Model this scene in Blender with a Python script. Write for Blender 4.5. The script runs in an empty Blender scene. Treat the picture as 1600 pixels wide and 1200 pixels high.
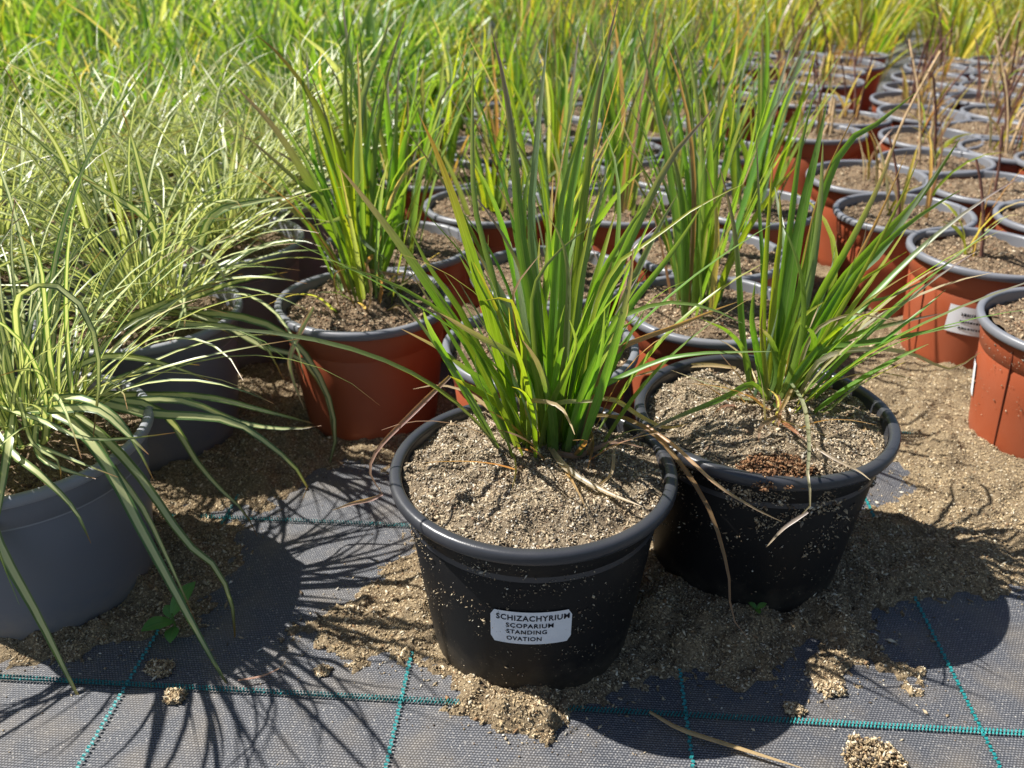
import bpy, math, random
import numpy as np
from mathutils import Vector, Matrix

scene = bpy.context.scene
R = math.radians

# ------------------------------------------------------------------ camera
PITCH, ROLL, CAM_H = R(27.88), R(.2), .5536
fw = Vector((0, math.cos(PITCH), -math.sin(PITCH)))
up0 = Vector((0, math.sin(PITCH), math.cos(PITCH)))
rt0 = Vector((1, 0, 0))
rt = rt0 * math.cos(ROLL) + up0 * math.sin(ROLL)
up = up0 * math.cos(ROLL) - rt0 * math.sin(ROLL)
camd = bpy.data.cameras.new('camera')
cam = bpy.data.objects.new('camera', camd)
scene.collection.objects.link(cam)
cam.matrix_world = Matrix((( rt.x, up.x, -fw.x, 0), (rt.y, up.y, -fw.y, 0), (rt.z, up.z, -fw.z, CAM_H), (0, 0, 0, 1)))
camd.sensor_width = 36
camd.lens = 1361 / 1600 * 36
camd.clip_start = .02
camd.clip_end = 300
camd.dof.use_dof = True
camd.dof.focus_distance = .66
camd.dof.aperture_fstop = 9.5
scene.camera = cam

# ------------------------------------------------------------------ sky, sun, exposure
SUN_EL = R(53)
sun_to = Vector((-math.cos(SUN_EL) * .976, math.cos(SUN_EL) * .217, math.sin(SUN_EL)))
world = bpy.data.worlds.new('World')
scene.world = world
world.use_nodes = True
wn = world.node_tree
sky = wn.nodes.new('ShaderNodeTexSky')
sky.sky_type = 'NISHITA'
sky.sun_disc = False
sky.sun_elevation = SUN_EL
sky.sun_rotation = math.atan2(sun_to.x, sun_to.y)
wn.links.new(sky.outputs[0], wn.nodes['Background'].inputs[0])
wn.nodes['Background'].inputs[1].default_value = .055
sund = bpy.data.lights.new('sun', 'SUN')
sund.energy = 5.0
sund.angle = R(.53)
sund.color = (1, .965, .90)
sun = bpy.data.objects.new('sun', sund)
scene.collection.objects.link(sun)
sun.rotation_euler = (-sun_to).to_track_quat('-Z', 'Y').to_euler()
scene.view_settings.view_transform = 'Standard'
scene.view_settings.look = 'None'
scene.view_settings.exposure = 1.0
scene.view_settings.gamma = 1
scene.render.film_transparent = False

# ------------------------------------------------------------------ helpers
rng = np.random.default_rng(11)
random.seed(5)
COL = scene.collection


def tag(o, label=None, cat=None, group=None, kind=None):
    for k, v in (('label', label), ('category', cat), ('group', group), ('kind', kind)):
        if v:
            o[k] = v
    return o


def empty(name, loc, label=None, cat=None, group=None):
    o = bpy.data.objects.new(name, None)
    COL.objects.link(o)
    o.location = loc
    o.empty_display_size = .05
    return tag(o, label, cat, group)


def mesh_np(name, v, f, col=None, bl=None, smooth=True):
    """fast mesh from arrays; f is (n, k)"""
    v = np.asarray(v, dtype=np.float32)
    f = np.asarray(f, dtype=np.int32)
    me = bpy.data.meshes.new(name)
    n, k = f.shape
    me.vertices.add(len(v))
    me.vertices.foreach_set('co', v.ravel())
    me.loops.add(n * k)
    me.loops.foreach_set('vertex_index', f.ravel())
    me.polygons.add(n)
    me.polygons.foreach_set('loop_start', np.arange(0, n * k, k, dtype=np.int32))
    me.polygons.foreach_set('loop_total', np.full(n, k, dtype=np.int32))
    me.update(calc_edges=True)
    if smooth:
        me.polygons.foreach_set('use_smooth', np.ones(n, dtype=bool))
    if col is not None:
        a = me.attributes.new('col', 'FLOAT_COLOR', 'POINT')
        c = np.ones((len(v), 4), dtype=np.float32)
        c[:, :3] = col
        a.data.foreach_set('color', c.ravel())
    if bl is not None:
        a = me.attributes.new('bl', 'FLOAT_VECTOR', 'POINT')
        a.data.foreach_set('vector', np.asarray(bl, dtype=np.float32).ravel())
    return me


def obj(name, me, mat=None, parent=None, kind=None, loc=None):
    o = bpy.data.objects.new(name, me)
    COL.objects.link(o)
    if mat is not None and not me.materials:
        me.materials.append(mat)
    o.parent = parent
    if loc is not None:
        o.location = loc
    if kind:
        o['kind'] = kind
    return o


def copy_tree(o, parent=None):
    c = o.copy()
    COL.objects.link(c)
    c.parent = parent
    for ch in o.children:
        copy_tree(ch, c)
    return c


def lathe(prof, n=56, close=False):
    prof = np.array(prof, dtype=float)
    m = len(prof)
    t = np.arange(n) * 2 * math.pi / n
    v = np.stack([prof[:, 0][None] * np.cos(t)[:, None], prof[:, 0][None] * np.sin(t)[:, None],
                  np.repeat(prof[:, 1][None], n, 0)], 2).reshape(-1, 3)
    f = []
    for i in range(n):
        j = (i + 1) % n
        for k in range(m if close else m - 1):
            l = (k + 1) % m
            f.append((i * m + k, j * m + k, j * m + l, i * m + l))
    return v, np.array(f)


def hash2(ix, iy, seed):
    h = (ix.astype(np.int64) * 374761393 + iy.astype(np.int64) * 668265263 + seed * 974711) & 0x7fffffff
    h = ((h ^ (h >> 13)) * 1274126177) & 0x7fffffff
    return ((h ^ (h >> 16)) & 0xffff) / 65535.


def vnoise(x, y, seed=0):
    ix, iy = np.floor(x), np.floor(y)
    fx, fy = x - ix, y - iy
    fx, fy = fx * fx * (3 - 2 * fx), fy * fy * (3 - 2 * fy)
    a, b = hash2(ix, iy, seed), hash2(ix + 1, iy, seed)
    c, d = hash2(ix, iy + 1, seed), hash2(ix + 1, iy + 1, seed)
    return (a + (b - a) * fx) * (1 - fy) + (c + (d - c) * fx) * fy - .5


def fbm(x, y, seed=0, o=4):
    s = 0
    for i in range(o):
        s = s + vnoise(x * 2 ** i + 7.3 * i, y * 2 ** i - 3.1 * i, seed + i) * .5 ** i
    return s


# ------------------------------------------------------------------ materials
class NT:
    def __init__(s, name):
        s.m = bpy.data.materials.new(name)
        s.m.use_nodes = True
        s.t = s.m.node_tree
        s.b = s.t.nodes['Principled BSDF']
        s.out = s.t.nodes['Material Output']

    def n(s, typ, **kw):
        nd = s.t.nodes.new('ShaderNode' + typ)
        for k, v in kw.items():
            if k.startswith('i_'):
                nd.inputs[k[2:].replace('_', ' ')].default_value = v
            else:
                setattr(nd, k, v)
        return nd

    def l(s, a, b):
        s.t.links.new(a, b)

    def math(s, op, a, b=None, c=None):
        nd = s.n('Math', operation=op)
        for i, x in enumerate((a, b, c)):
            if x is None:
                continue
            if isinstance(x, (int, float)):
                nd.inputs[i].default_value = x
            else:
                s.l(x, nd.inputs[i])
        return nd.outputs[0]

    def mix(s, fac, a, b, mode='MIX'):
        nd = s.n('Mix', data_type='RGBA', blend_type=mode)
        for sock, x in ((nd.inputs[0], fac), (nd.inputs[6], a), (nd.inputs[7], b)):
            if isinstance(x, (int, float)):
                sock.default_value = x
            elif isinstance(x, tuple):
                sock.default_value = (*x[:3], 1)
            else:
                s.l(x, sock)
        return nd.outputs[2]

    def noise(s, scale, detail=3, vec=None, rough=.5):
        nd = s.n('TexNoise', i_Scale=scale, i_Detail=detail, i_Roughness=rough)
        if vec is not None:
            s.l(vec, nd.inputs['Vector'])
        return nd.outputs['Fac']

    def ramp(s, fac, *stops):
        nd = s.n('ValToRGB')
        e = nd.color_ramp.elements
        while len(e) < len(stops):
            e.new(.5)
        for i, (p, c) in enumerate(stops):
            e[i].position = p
            e[i].color = (*c, 1) if isinstance(c, tuple) else (c, c, c, 1)
        s.l(fac, nd.inputs[0])
        return nd.outputs[0]

    def bump(s, h, strength, dist):
        nd = s.n('Bump', i_Strength=strength, i_Distance=dist)
        s.l(h, nd.inputs['Height'])
        s.l(nd.outputs[0], s.b.inputs['Normal'])
        return nd.outputs[0]


def leaf_material(name, variegated=False, trans=.48, tint=(2.05, 1.85, .55)):
    t = NT(name)
    at = t.n('Attribute', attribute_name='col')
    bl = t.n('Attribute', attribute_name='bl')
    sx = t.n('SeparateXYZ')
    t.l(bl.outputs['Vector'], sx.inputs[0])
    cv = t.n('CombineXYZ')
    t.l(t.math('MULTIPLY', sx.outputs[0], 7), cv.inputs[0])
    t.l(t.math('MULTIPLY', sx.outputs[1], 2.2), cv.inputs[1])
    t.l(t.math('MULTIPLY', sx.outputs[2], 90), cv.inputs[2])
    line = t.noise(1., 2, cv.outputs[0])
    col = t.mix(1., at.outputs['Color'], t.ramp(line, (.25, .68), (.75, 1.3)), 'MULTIPLY')
    if variegated:
        au = t.math('ABSOLUTE', t.math('ADD', sx.outputs[0], t.math('MULTIPLY', t.math('SUBTRACT', line, .5), .25)))
        edge = t.math('MULTIPLY', t.ramp(au, (.44, 1.), (.66, 0.)), t.ramp(t.math('DIVIDE', sx.outputs[1], 6.), (.80, 1.), (.93, 0.)))
        col = t.mix(edge, col, (.59, .61, .29))
    # midrib, a pale line
    if not variegated:
        rib = t.ramp(t.math('ABSOLUTE', sx.outputs[0]), (.03, 1.), (.10, 0.))
        col = t.mix(t.math('MULTIPLY', rib, .35), col, (.26, .34, .12))
    t.l(col, t.b.inputs['Base Color'])
    t.b.inputs['Roughness'].default_value = .36
    t.b.inputs['Specular IOR Level'].default_value = .55
    tr = t.n('BsdfTranslucent')
    t.l(t.mix(1., col, tint, 'MULTIPLY'), tr.inputs[0])
    ms = t.n('MixShader')
    ms.inputs[0].default_value = trans
    t.l(t.b.outputs[0], ms.inputs[1])
    t.l(tr.outputs[0], ms.inputs[2])
    t.l(ms.outputs[0], t.out.inputs[0])
    return t.m


def grain_material():
    t = NT('soil_grains')
    at = t.n('Attribute', attribute_name='col')
    t.l(at.outputs['Color'], t.b.inputs['Base Color'])
    t.b.inputs['Roughness'].default_value = .9
    t.b.inputs['Specular IOR Level'].default_value = .15
    return t.m


def soil_material(name, a, b, c):
    t = NT(name)
    tc = t.n('TexCoord')
    n1 = t.noise(420, 4, tc.outputs['Object'], .7)
    n2 = t.noise(35, 3, tc.outputs['Object'])
    n3 = t.noise(900, 2, tc.outputs['Object'])
    col = t.mix(t.ramp(n1, (.35, 0.), (.65, 1.)), a, b)
    col = t.mix(t.ramp(n3, (.62, 0.), (.72, 1.)), col, c)
    col = t.mix(t.ramp(n2, (.4, .35), (.65, 0.)), col, (.10, .066, .04))
    t.l(col, t.b.inputs['Base Color'])
    t.b.inputs['Roughness'].default_value = .95
    t.b.inputs['Specular IOR Level'].default_value = .1
    t.bump(n1, .8, .004)
    return t.m


def plastic(name, base, rough, dust=.0, dust_col=(.33, .27, .19), speck=.0, spec=.5, grime=.0):
    t = NT(name)
    tc = t.n('TexCoord')
    col = base
    big = t.noise(14, 4, tc.outputs['Object'])
    if dust:
        col = t.mix(t.math('MULTIPLY', t.ramp(big, (.35, .15), (.7, 1.)), dust), base, dust_col)
    if speck:
        vo = t.n('TexVoronoi', i_Scale=310.)
        t.l(tc.outputs['Object'], vo.inputs['Vector'])
        sp = t.ramp(vo.outputs['Distance'], (.16, 1.), (.24, 0.))
        keep = t.ramp(t.noise(60, 2, tc.outputs['Object']), (.52, 0.), (.60, 1.))
        col = t.mix(t.math('MULTIPLY', t.math('MULTIPLY', sp, keep), speck), col, dust_col)
    if grime:
        gz = t.n('SeparateXYZ')
        t.l(tc.outputs['Object'], gz.inputs[0])
        lev = t.math('SUBTRACT', gz.outputs[2], t.math('MULTIPLY', t.noise(55, 5, tc.outputs['Object'], .65), .075))
        col = t.mix(t.math('MULTIPLY', t.ramp(t.math('MULTIPLY_ADD', lev, 12, .5), (.15, 1.), (.55, 0.)), grime), col, dust_col)
    if isinstance(col, tuple):
        t.b.inputs['Base Color'].default_value = (*col, 1)
    else:
        t.l(col, t.b.inputs['Base Color'])
    rg = t.ramp(big, (.3, rough - .08), (.7, rough + .1))
    t.l(rg, t.b.inputs['Roughness'])
    t.b.inputs['Specular IOR Level'].default_value = spec
    fine = t.noise(700, 2, tc.outputs['Object'])
    t.bump(fine, .12, .0006)
    return t.m


def mat_fabric():
    """woven polypropylene ground cover: ribs across, tape along"""
    t = NT('woven_ground_cover')
    tc = t.n('TexCoord')
    mp = t.n('Mapping')
    mp.inputs['Rotation'].default_value = (0, 0, .0638)
    t.l(tc.outputs['Object'], mp.inputs['Vector'])
    sx = t.n('SeparateXYZ')
    t.l(mp.outputs[0], sx.inputs[0])
    wob = t.math('MULTIPLY', t.math('SUBTRACT', t.noise(9, 3, tc.outputs['Object']), .5), .006)
    PX, PY = .0025, .0022
    v = t.math('MULTIPLY', t.math('ADD', sx.outputs[1], wob), 2 * math.pi / PY)
    row = t.math('FLOOR', t.math('DIVIDE', t.math('ADD', sx.outputs[1], wob), PY))
    odd = t.math('MODULO', row, 2)
    u = t.math('ADD', t.math('MULTIPLY', sx.outputs[0], 2 * math.pi / PX), t.math('MULTIPLY', odd, math.pi))
    hy = t.math('ABSOLUTE', t.math('SINE', t.math('MULTIPLY', v, .5)))
    hx = t.math('MULTIPLY_ADD', t.math('SINE', u), .5, .5)
    h = t.math('MULTIPLY', hy, t.math('MULTIPLY_ADD', hx, .58, .42))
    n1 = t.noise(500, 2, tc.outputs['Object'])
    n2 = t.noise(22, 4, tc.outputs['Object'])
    col = t.mix(h, (.012, .014, .020), (.165, .168, .182))
    col = t.mix(t.ramp(n1, (.60, 0.), (.72, .8)), col, (.40, .38, .35))
    dust = t.ramp(n2, (.46, 0.), (.74, .38))
    col = t.mix(dust, col, (.21, .17, .12))
    t.l(col, t.b.inputs['Base Color'])
    t.b.inputs['Roughness'].default_value = .5
    t.b.inputs['Specular IOR Level'].default_value = .35
    nb = t.bump(h, .6, .0012)
    wr = t.n('Bump', i_Strength=.55, i_Distance=.02)
    t.l(t.noise(7, 3, tc.outputs['Object']), wr.inputs['Height'])
    t.l(wr.outputs[0], nb.node.inputs['Normal'])
    return t.m


def simple(name, col, rough=.6, spec=.3, var=.0, scale=80):
    t = NT(name)
    if var:
        tc = t.n('TexCoord')
        n = t.noise(scale, 3, tc.outputs['Object'])
        t.l(t.mix(1., col, t.ramp(n, (.3, 1 - var), (.7, 1 + var)), 'MULTIPLY'), t.b.inputs['Base Color'])
    else:
        t.b.inputs['Base Color'].default_value = (*col, 1)
    t.b.inputs['Roughness'].default_value = rough
    t.b.inputs['Specular IOR Level'].default_value = spec
    return t.m


M = dict(
    leaf=leaf_material('grass_leaf'),
    sedge=leaf_material('variegated_sedge_leaf', True, .32, (1.35, 1.35, .75)),
    grain=grain_material(),
    soil_pale=soil_material('sandy_potting_soil', (.10, .076, .052), (.31, .25, .17), (.62, .54, .40)),
    soil_gold=soil_material('golden_spilled_soil', (.11, .08, .05), (.36, .275, .165), (.56, .48, .34)),
    soil_brown=soil_material('brown_potting_soil', (.085, .058, .038), (.30, .22, .14), (.50, .42, .30)),
    mat=mat_fabric(),
    black=plastic('black_pot_plastic', (.0055, .0058, .0070), .52, .008, speck=.35, spec=.24, grime=.10),
    black_rim=plastic('black_rim_sky_sheen', (.030, .032, .039), .34, .03),  # black plastic lightened: the rim's grey-blue sky reflection is put into its colour
    red=plastic('terracotta_plastic', (.315, .066, .023), .50, .12, (.40, .24, .16)),
    red_rim=plastic('grey_rim_plastic', (.145, .15, .17), .38, .10, (.36, .33, .29)),
    grey=plastic('grey_pot_plastic', (.125, .135, .165), .50, .12, (.25, .22, .18), grime=.4),
    grey_rim=plastic('pale_grey_rim_plastic', (.22, .23, .26), .42, .1),
    thread=simple('teal_marker_thread', (.016, .20, .20), .45, .4, .35, 900),
    paper=simple('label_paper', (.74, .76, .80), .55, .3, .05, 60),
    ink=simple('label_ink', (.012, .012, .016), .7, .1),
    stem_brown=simple('dry_stem_brown', (.13, .06, .045), .7, .2, .4, 90),
    stem_tan=simple('dry_stem_tan', (.46, .32, .18), .7, .2, .3, 90),
    seam=simple('terracotta_seam', (.10, .022, .012), .6, .2),
    wood=simple('bleached_wood', (.62, .50, .42), .8, .2, .2, 30),
)

# ------------------------------------------------------------------ traced data (metres, world)
HERO_BLADES = [
    ('p', 0.0104, [(.0002,.6285,.1660), (-.0282,.6245,.2463), (-.0497,.6205,.2867), (-.0852,.6165,.3471), (-.1099,.6125,.3849), (-.1232,.6085,.4053)]),
    ('o', 0.0120, [(.0067,.6265,.1660), (-.0052,.6205,.2311), (-.0174,.6145,.2868), (-.0364,.6085,.3620), (-.0512,.6025,.4114), (-.0624,.5965,.4404)]),
    ('b', 0.0049, [(.0034,.6389,.1660), (-.0027,.6429,.2373), (-.0145,.6469,.3029), (-.0288,.6509,.3637), (-.0297,.6549,.4294), (-.0281,.6589,.4751)]),
    ('p', 0.0091, [(.0263,.6338,.1660), (.0178,.6418,.2722), (.0071,.6498,.3337), (.0003,.6578,.4057), (-.0064,.6658,.4502), (-.0156,.6738,.4851)]),
    ('b', 0.0073, [(.0320,.6391,.1660), (.0216,.6491,.2690), (.0145,.6591,.3462), (.0178,.6691,.4032), (.0221,.6791,.4482), (.0260,.6891,.4828)]),
    ('p', 0.0073, [(.0438,.6339,.1660), (.0478,.6459,.2592), (.0525,.6579,.3311), (.0598,.6699,.4127), (.0677,.6819,.4660), (.0770,.6939,.5064)]),
    ('g', 0.0071, [(.0392,.6287,.1660), (.0397,.6387,.2737), (.0422,.6487,.3546), (.0536,.6587,.4244), (.0676,.6687,.4721), (.0764,.6787,.4969)]),
    ('p', 0.0090, [(.0500,.6288,.1660), (.0643,.6348,.2530), (.0818,.6408,.3163), (.1135,.6468,.3935), (.1333,.6528,.4198), (.1482,.6588,.4361)]),
    ('y', 0.0038, [(.0543,.6288,.1660), (.0627,.6288,.2781), (.0814,.6288,.3264), (.1039,.6288,.3432), (.1337,.6288,.3678), (.1672,.6288,.3861)]),
    ('g', 0.0072, [(.0542,.6268,.1660), (.0689,.6228,.2446), (.0902,.6188,.2938), (.1113,.6148,.3281), (.1252,.6108,.3546), (.1358,.6068,.3790)]),
    ('g', 0.0042, [(.0515,.6186,.1660), (.0580,.6086,.2698), (.0876,.5986,.2971), (.1163,.5886,.3101), (.1423,.5786,.3094), (.1639,.5686,.3024)]),
    ('g', 0.0044, [(.0483,.6186,.1660), (.0569,.6106,.2163), (.1073,.6026,.2531), (.1377,.5946,.2654), (.1673,.5866,.2710), (.1908,.5786,.2754)]),
    ('r', 0.0056, [(.0570,.6289,.1660), (.0677,.6289,.2271), (.0859,.6289,.2531), (.1262,.6289,.2717), (.1583,.6289,.2866), (.1750,.6289,.2937)]),
    ('p', 0.0062, [(.0370,.6287,.1660), (.0301,.6167,.2128), (.0094,.6047,.2534), (-.0231,.5927,.2790), (-.0443,.5807,.2988), (-.0621,.5687,.3138)]),
    ('p', 0.0049, [(.0002,.6234,.1660), (-.0195,.6154,.2251), (-.0375,.6074,.2463), (-.0557,.5994,.2667), (-.0695,.5914,.2794), (-.0813,.5834,.2903)]),
    ('y', 0.0065, [(.0045,.6183,.1660), (-.0076,.6083,.2085), (-.0270,.5983,.2307), (-.0381,.5883,.2433), (-.0464,.5783,.2540)]),
    ('g', 0.0074, [(.0013,.6285,.1660), (-.0078,.6245,.2173), (-.0244,.6205,.2527), (-.0399,.6165,.2911), (-.0621,.6125,.3283), (-.0764,.6085,.3642)]),
    ('y', 0.0057, [(.0109,.6184,.1660), (.0088,.6100,.2076), (.0093,.6017,.2576), (.0056,.5934,.2882), (-.0007,.5850,.3122), (-.0093,.5767,.3175), (-.0200,.5684,.3190)]),
    ('b', 0.0066, [(.0368,.6236,.1660), (.0411,.6176,.2270), (.0421,.6116,.2791), (.0413,.6056,.3232), (.0354,.5996,.3527), (.0228,.5936,.3761)]),
    ('b', 0.0039, [(.0272,.6287,.1660), (.0178,.6287,.2558), (.0156,.6287,.2985), (.0250,.6287,.3226), (.0438,.6287,.3430), (.0615,.6287,.3560)]),
    ('r', 0.0044, [(.0207,.6286,.1660), (.0060,.6236,.2581), (.0007,.6186,.3041), (.0088,.6136,.3215), (.0208,.6086,.3399)]),
    ('g', 0.0068, [(.0327,.6287,.1660), (.0320,.6367,.2520), (.0345,.6447,.3252), (.0384,.6527,.3734), (.0496,.6607,.4100), (.0616,.6687,.4224)]),
    ('y', 0.0061, [(.0246,.6307,.1660), (.0197,.6407,.2501), (.0098,.6507,.3123), (.0055,.6607,.3559), (.0083,.6707,.3882)]),
    ('g', 0.0064, [(.0435,.6288,.1660), (.0527,.6328,.2425), (.0647,.6368,.3018), (.0851,.6408,.3421), (.0965,.6448,.3610), (.1101,.6488,.3796)]),
    ('b', 0.0060, [(.0462,.6288,.1660), (.0511,.6363,.2636), (.0567,.6438,.3256), (.0674,.6513,.3738), (.0717,.6588,.3962)]),
    ('y', 0.0055, [(.0381,.6287,.1660), (.0440,.6337,.2420), (.0499,.6387,.3010), (.0563,.6437,.3359), (.0605,.6487,.3597)]),
    ('g', 0.0081, [(.0083,.6265,.1660), (-.0042,.6265,.2222), (-.0163,.6265,.2678), (-.0273,.6265,.3056), (-.0400,.6265,.3314)]),
    ('g', 0.0060, [(.0430,.6186,.1660), (.0514,.6136,.2176), (.0647,.6086,.2544), (.0777,.6036,.2786), (.0932,.5986,.2915)]),
    ('g', 0.0063, [(.0225,.6135,.1660), (.0295,.6010,.2128), (.0390,.5885,.2480), (.0467,.5760,.2808), (.0404,.5635,.3067)]),
    ('g', 0.0051, [(.0570,.6289,.1660), (.0758,.6289,.2212), (.0893,.6289,.2559), (.1046,.6289,.2891)]),
    ('y', 0.0067, [(.0135,.6134,.1660), (.0141,.5984,.2200), (.0071,.5834,.2613), (-.0001,.5684,.2893), (-.0024,.5534,.3205)]),
    ('g', 0.0059, [(.0427,.6136,.1660), (.0538,.6036,.2056), (.0617,.5936,.2398), (.0664,.5836,.2747), (.0659,.5736,.3122)]),
    ('d', 0.0039, [(.0259,.6185,.1660), (.0112,.6010,.2174), (.0339,.5835,.2273), (.0424,.5660,.2244), (.0462,.5485,.2216)]),
    ('k', 0.0046, [(.0323,.6185,.1660), (.0341,.6110,.2071), (.0406,.6035,.2184), (.0576,.5960,.2232), (.0741,.5885,.2291)]),
]
HERO_DRY = [
    ('r', 0.0040, [(-.0498,.6200,.2324), (-.0759,.6000,.2130), (-.1051,.5850,.1865), (-.1119,.5750,.1701), (-.1023,.5700,.1528)]),
    ('d', 0.0030, [(-.1023,.5700,.1528), (-.1108,.5650,.1514), (-.1241,.5550,.1542), (-.1383,.5500,.1517)]),
    ('r', 0.0035, [(.0571,.6400,.1846), (.0869,.6400,.1847), (.1113,.6200,.1853), (.1351,.5950,.1690), (.1573,.5620,.1424), (.1743,.5480,.0928), (.1802,.5420,.0544), (.1955,.5350,.0332)]),
    ('d', 0.0025, [(.1111,.6200,.1878), (.1329,.5900,.1831), (.1588,.5600,.1700), (.1889,.5520,.1529), (.2100,.5480,.1437)]),
    ('d', 0.0048, [(.0300,.6170,.1707), (.0433,.5720,.1763), (.0680,.5450,.1752), (.0966,.5230,.1753)]),
    ('r', 0.0043, [(.0278,.6150,.1682), (.0523,.6000,.1703), (.0852,.6170,.1734), (.1083,.6100,.1717)]),
    ('r', 0.0048, [(.0581,.6550,.1823), (.0666,.6170,.1734), (.0592,.5700,.1759)]),
    ('d', 0.0025, [(.0843,.6080,.1728), (.0779,.5700,.1730), (.0637,.5500,.1735)]),
    ('d', 0.0039, [(.0660,.6550,.1918), (.0873,.6500,.1947), (.1103,.6500,.1790), (.1333,.6500,.1676), (.1500,.6400,.1774)]),
    ('r', 0.0034, [(-.0314,.6800,.1756), (-.0167,.6650,.1789), (.0001,.6550,.1757)]),
    ('k', 0.0030, [(.0018,.6120,.1668), (.0033,.5750,.1724), (.0003,.5500,.1714)]),
]
SECOND_BLADES = [
    ('p', 0.0057, [(.2246,.7225,.1620), (.2094,.7225,.2249), (.2003,.7225,.2745), (.1888,.7225,.3269), (.1718,.7225,.3750)]),
    ('y', 0.0062, [(.2386,.7226,.1620), (.2279,.7276,.2354), (.2238,.7326,.2947), (.2220,.7376,.3365), (.2212,.7426,.3750)]),
    ('g', 0.0073, [(.2456,.7265,.1620), (.2434,.7340,.2327), (.2437,.7415,.3211), (.2447,.7490,.3860), (.2516,.7565,.4267)]),
    ('g', 0.0117, [(.2517,.7265,.1620), (.2483,.7315,.2464), (.2507,.7365,.3284), (.2561,.7415,.3851), (.2598,.7465,.4233)]),
    ('b', 0.0084, [(.2585,.7228,.1620), (.2609,.7228,.2313), (.2628,.7228,.2836), (.2604,.7228,.3410), (.2536,.7228,.3971)]),
    ('p', 0.0083, [(.2628,.7228,.1620), (.2668,.7228,.2377), (.2916,.7228,.3100), (.3070,.7228,.3631), (.3148,.7228,.4096)]),
    ('g', 0.0094, [(.2670,.7228,.1620), (.2815,.7228,.2533), (.3105,.7228,.3043), (.3442,.7228,.3523), (.3650,.7228,.3996)]),
    ('b', 0.0066, [(.2647,.7190,.1620), (.2830,.7165,.2590), (.3135,.7140,.3005), (.3314,.7115,.3408), (.3501,.7090,.3862)]),
    ('g', 0.0070, [(.2670,.7166,.1620), (.2866,.7091,.2633), (.3080,.7016,.3105), (.3296,.6941,.3407), (.3574,.6866,.3672)]),
    ('y', 0.0043, [(.2640,.7165,.1620), (.2908,.7065,.2661), (.3106,.6965,.2965), (.3253,.6865,.3153)]),
    ('g', 0.0095, [(.2664,.7357,.1620), (.2669,.7507,.2885), (.2850,.7657,.3769), (.3208,.7807,.4013), (.3539,.7957,.4237)]),
    ('r', 0.0034, [(.2602,.7356,.1620), (.2663,.7523,.3236), (.2841,.7690,.3817), (.3032,.7856,.4150)]),
    ('p', 0.0040, [(.2388,.7355,.1620), (.2274,.7455,.2719), (.2201,.7555,.3225), (.2108,.7655,.3888)]),
    ('d', 0.0033, [(.2593,.7103,.1620), (.2644,.7003,.2321), (.2887,.6903,.2568), (.3122,.6803,.2582), (.3228,.6703,.2591)]),
    ('g', 0.0063, [(.2670,.7166,.1620), (.2784,.7116,.2098), (.3286,.7066,.2251), (.3615,.7016,.2350), (.3908,.6966,.2448)]),
    ('d', 0.0045, [(.2652,.7104,.1620), (.2786,.7024,.2091), (.3217,.6944,.2227), (.3529,.6864,.2204), (.3824,.6784,.2108), (.3996,.6704,.2314)]),
    ('p', 0.0034, [(.2647,.7190,.1620), (.3059,.7190,.2476), (.3370,.7190,.2630), (.3775,.7190,.2860)]),
    ('p', 0.0050, [(.2384,.7102,.1620), (.2135,.6852,.1920), (.1826,.6602,.1913), (.1349,.6352,.1846), (.0921,.6102,.1777)]),
    ('y', 0.0068, [(.2416,.7227,.1620), (.2365,.7252,.2238), (.2333,.7277,.2786), (.2326,.7302,.3189), (.2273,.7327,.3519)]),
    ('g', 0.0075, [(.2476,.7227,.1620), (.2501,.7252,.2109), (.2558,.7277,.2543), (.2596,.7302,.2957), (.2593,.7327,.3296)]),
    ('g', 0.0068, [(.2550,.7165,.1620), (.2618,.7115,.2046), (.2738,.7065,.2448), (.2850,.7015,.2829), (.2884,.6965,.3077)]),
    ('y', 0.0061, [(.2473,.7102,.1620), (.2434,.7002,.2100), (.2482,.6902,.2519), (.2633,.6802,.2739)]),
    ('g', 0.0061, [(.2363,.7139,.1620), (.2216,.7039,.2082), (.2079,.6939,.2501), (.2030,.6839,.2894)]),
    ('o', 0.0061, [(.2384,.7102,.1620), (.2260,.6968,.2053), (.2146,.6835,.2427), (.2083,.6702,.2721)]),
    ('g', 0.0051, [(.2280,.7289,.1620), (.2132,.7156,.2056), (.1922,.7023,.2341), (.1651,.6889,.2521)]),
    ('p', 0.0052, [(.2688,.7229,.1620), (.2938,.7229,.2089), (.3172,.7229,.2251), (.3472,.7229,.2348), (.3855,.7229,.2444)]),
]
SECOND_DRY = [
    ('k', 0.0034, [(.2533,.7000,.1856), (.2551,.6650,.1826), (.2398,.6000,.1845), (.2251,.5530,.1821), (.2286,.5450,.1641), (.2191,.5430,.1493)]),
    ('d', 0.0025, [(.2263,.5430,.1566), (.2093,.5400,.1436), (.1967,.5360,.1282)]),
    ('d', 0.0052, [(.3018,.7400,.1598), (.3108,.7250,.1576), (.3118,.6800,.1592), (.3094,.6300,.1599)]),
    ('r', 0.0044, [(.2428,.7000,.1743), (.2316,.6550,.1798), (.2238,.6300,.1798)]),
    ('r', 0.0037, [(.2297,.6500,.1795), (.2079,.6250,.1846), (.1990,.6000,.1844)]),
    ('d', 0.0039, [(.2595,.7100,.1790), (.2340,.6600,.1802), (.2118,.6280,.1810)]),
    ('r', 0.0032, [(.2300,.6480,.1775), (.2352,.6250,.1804), (.2428,.6100,.1784)]),
    ('d', 0.0020, [(.2428,.6100,.1784), (.2567,.5900,.1757), (.2724,.5750,.1735), (.2793,.5650,.1712)]),
    ('d', 0.0038, [(.2188,.7600,.1701), (.1897,.7700,.1685), (.1459,.7700,.1626), (.1164,.7600,.1591)]),
]
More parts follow.
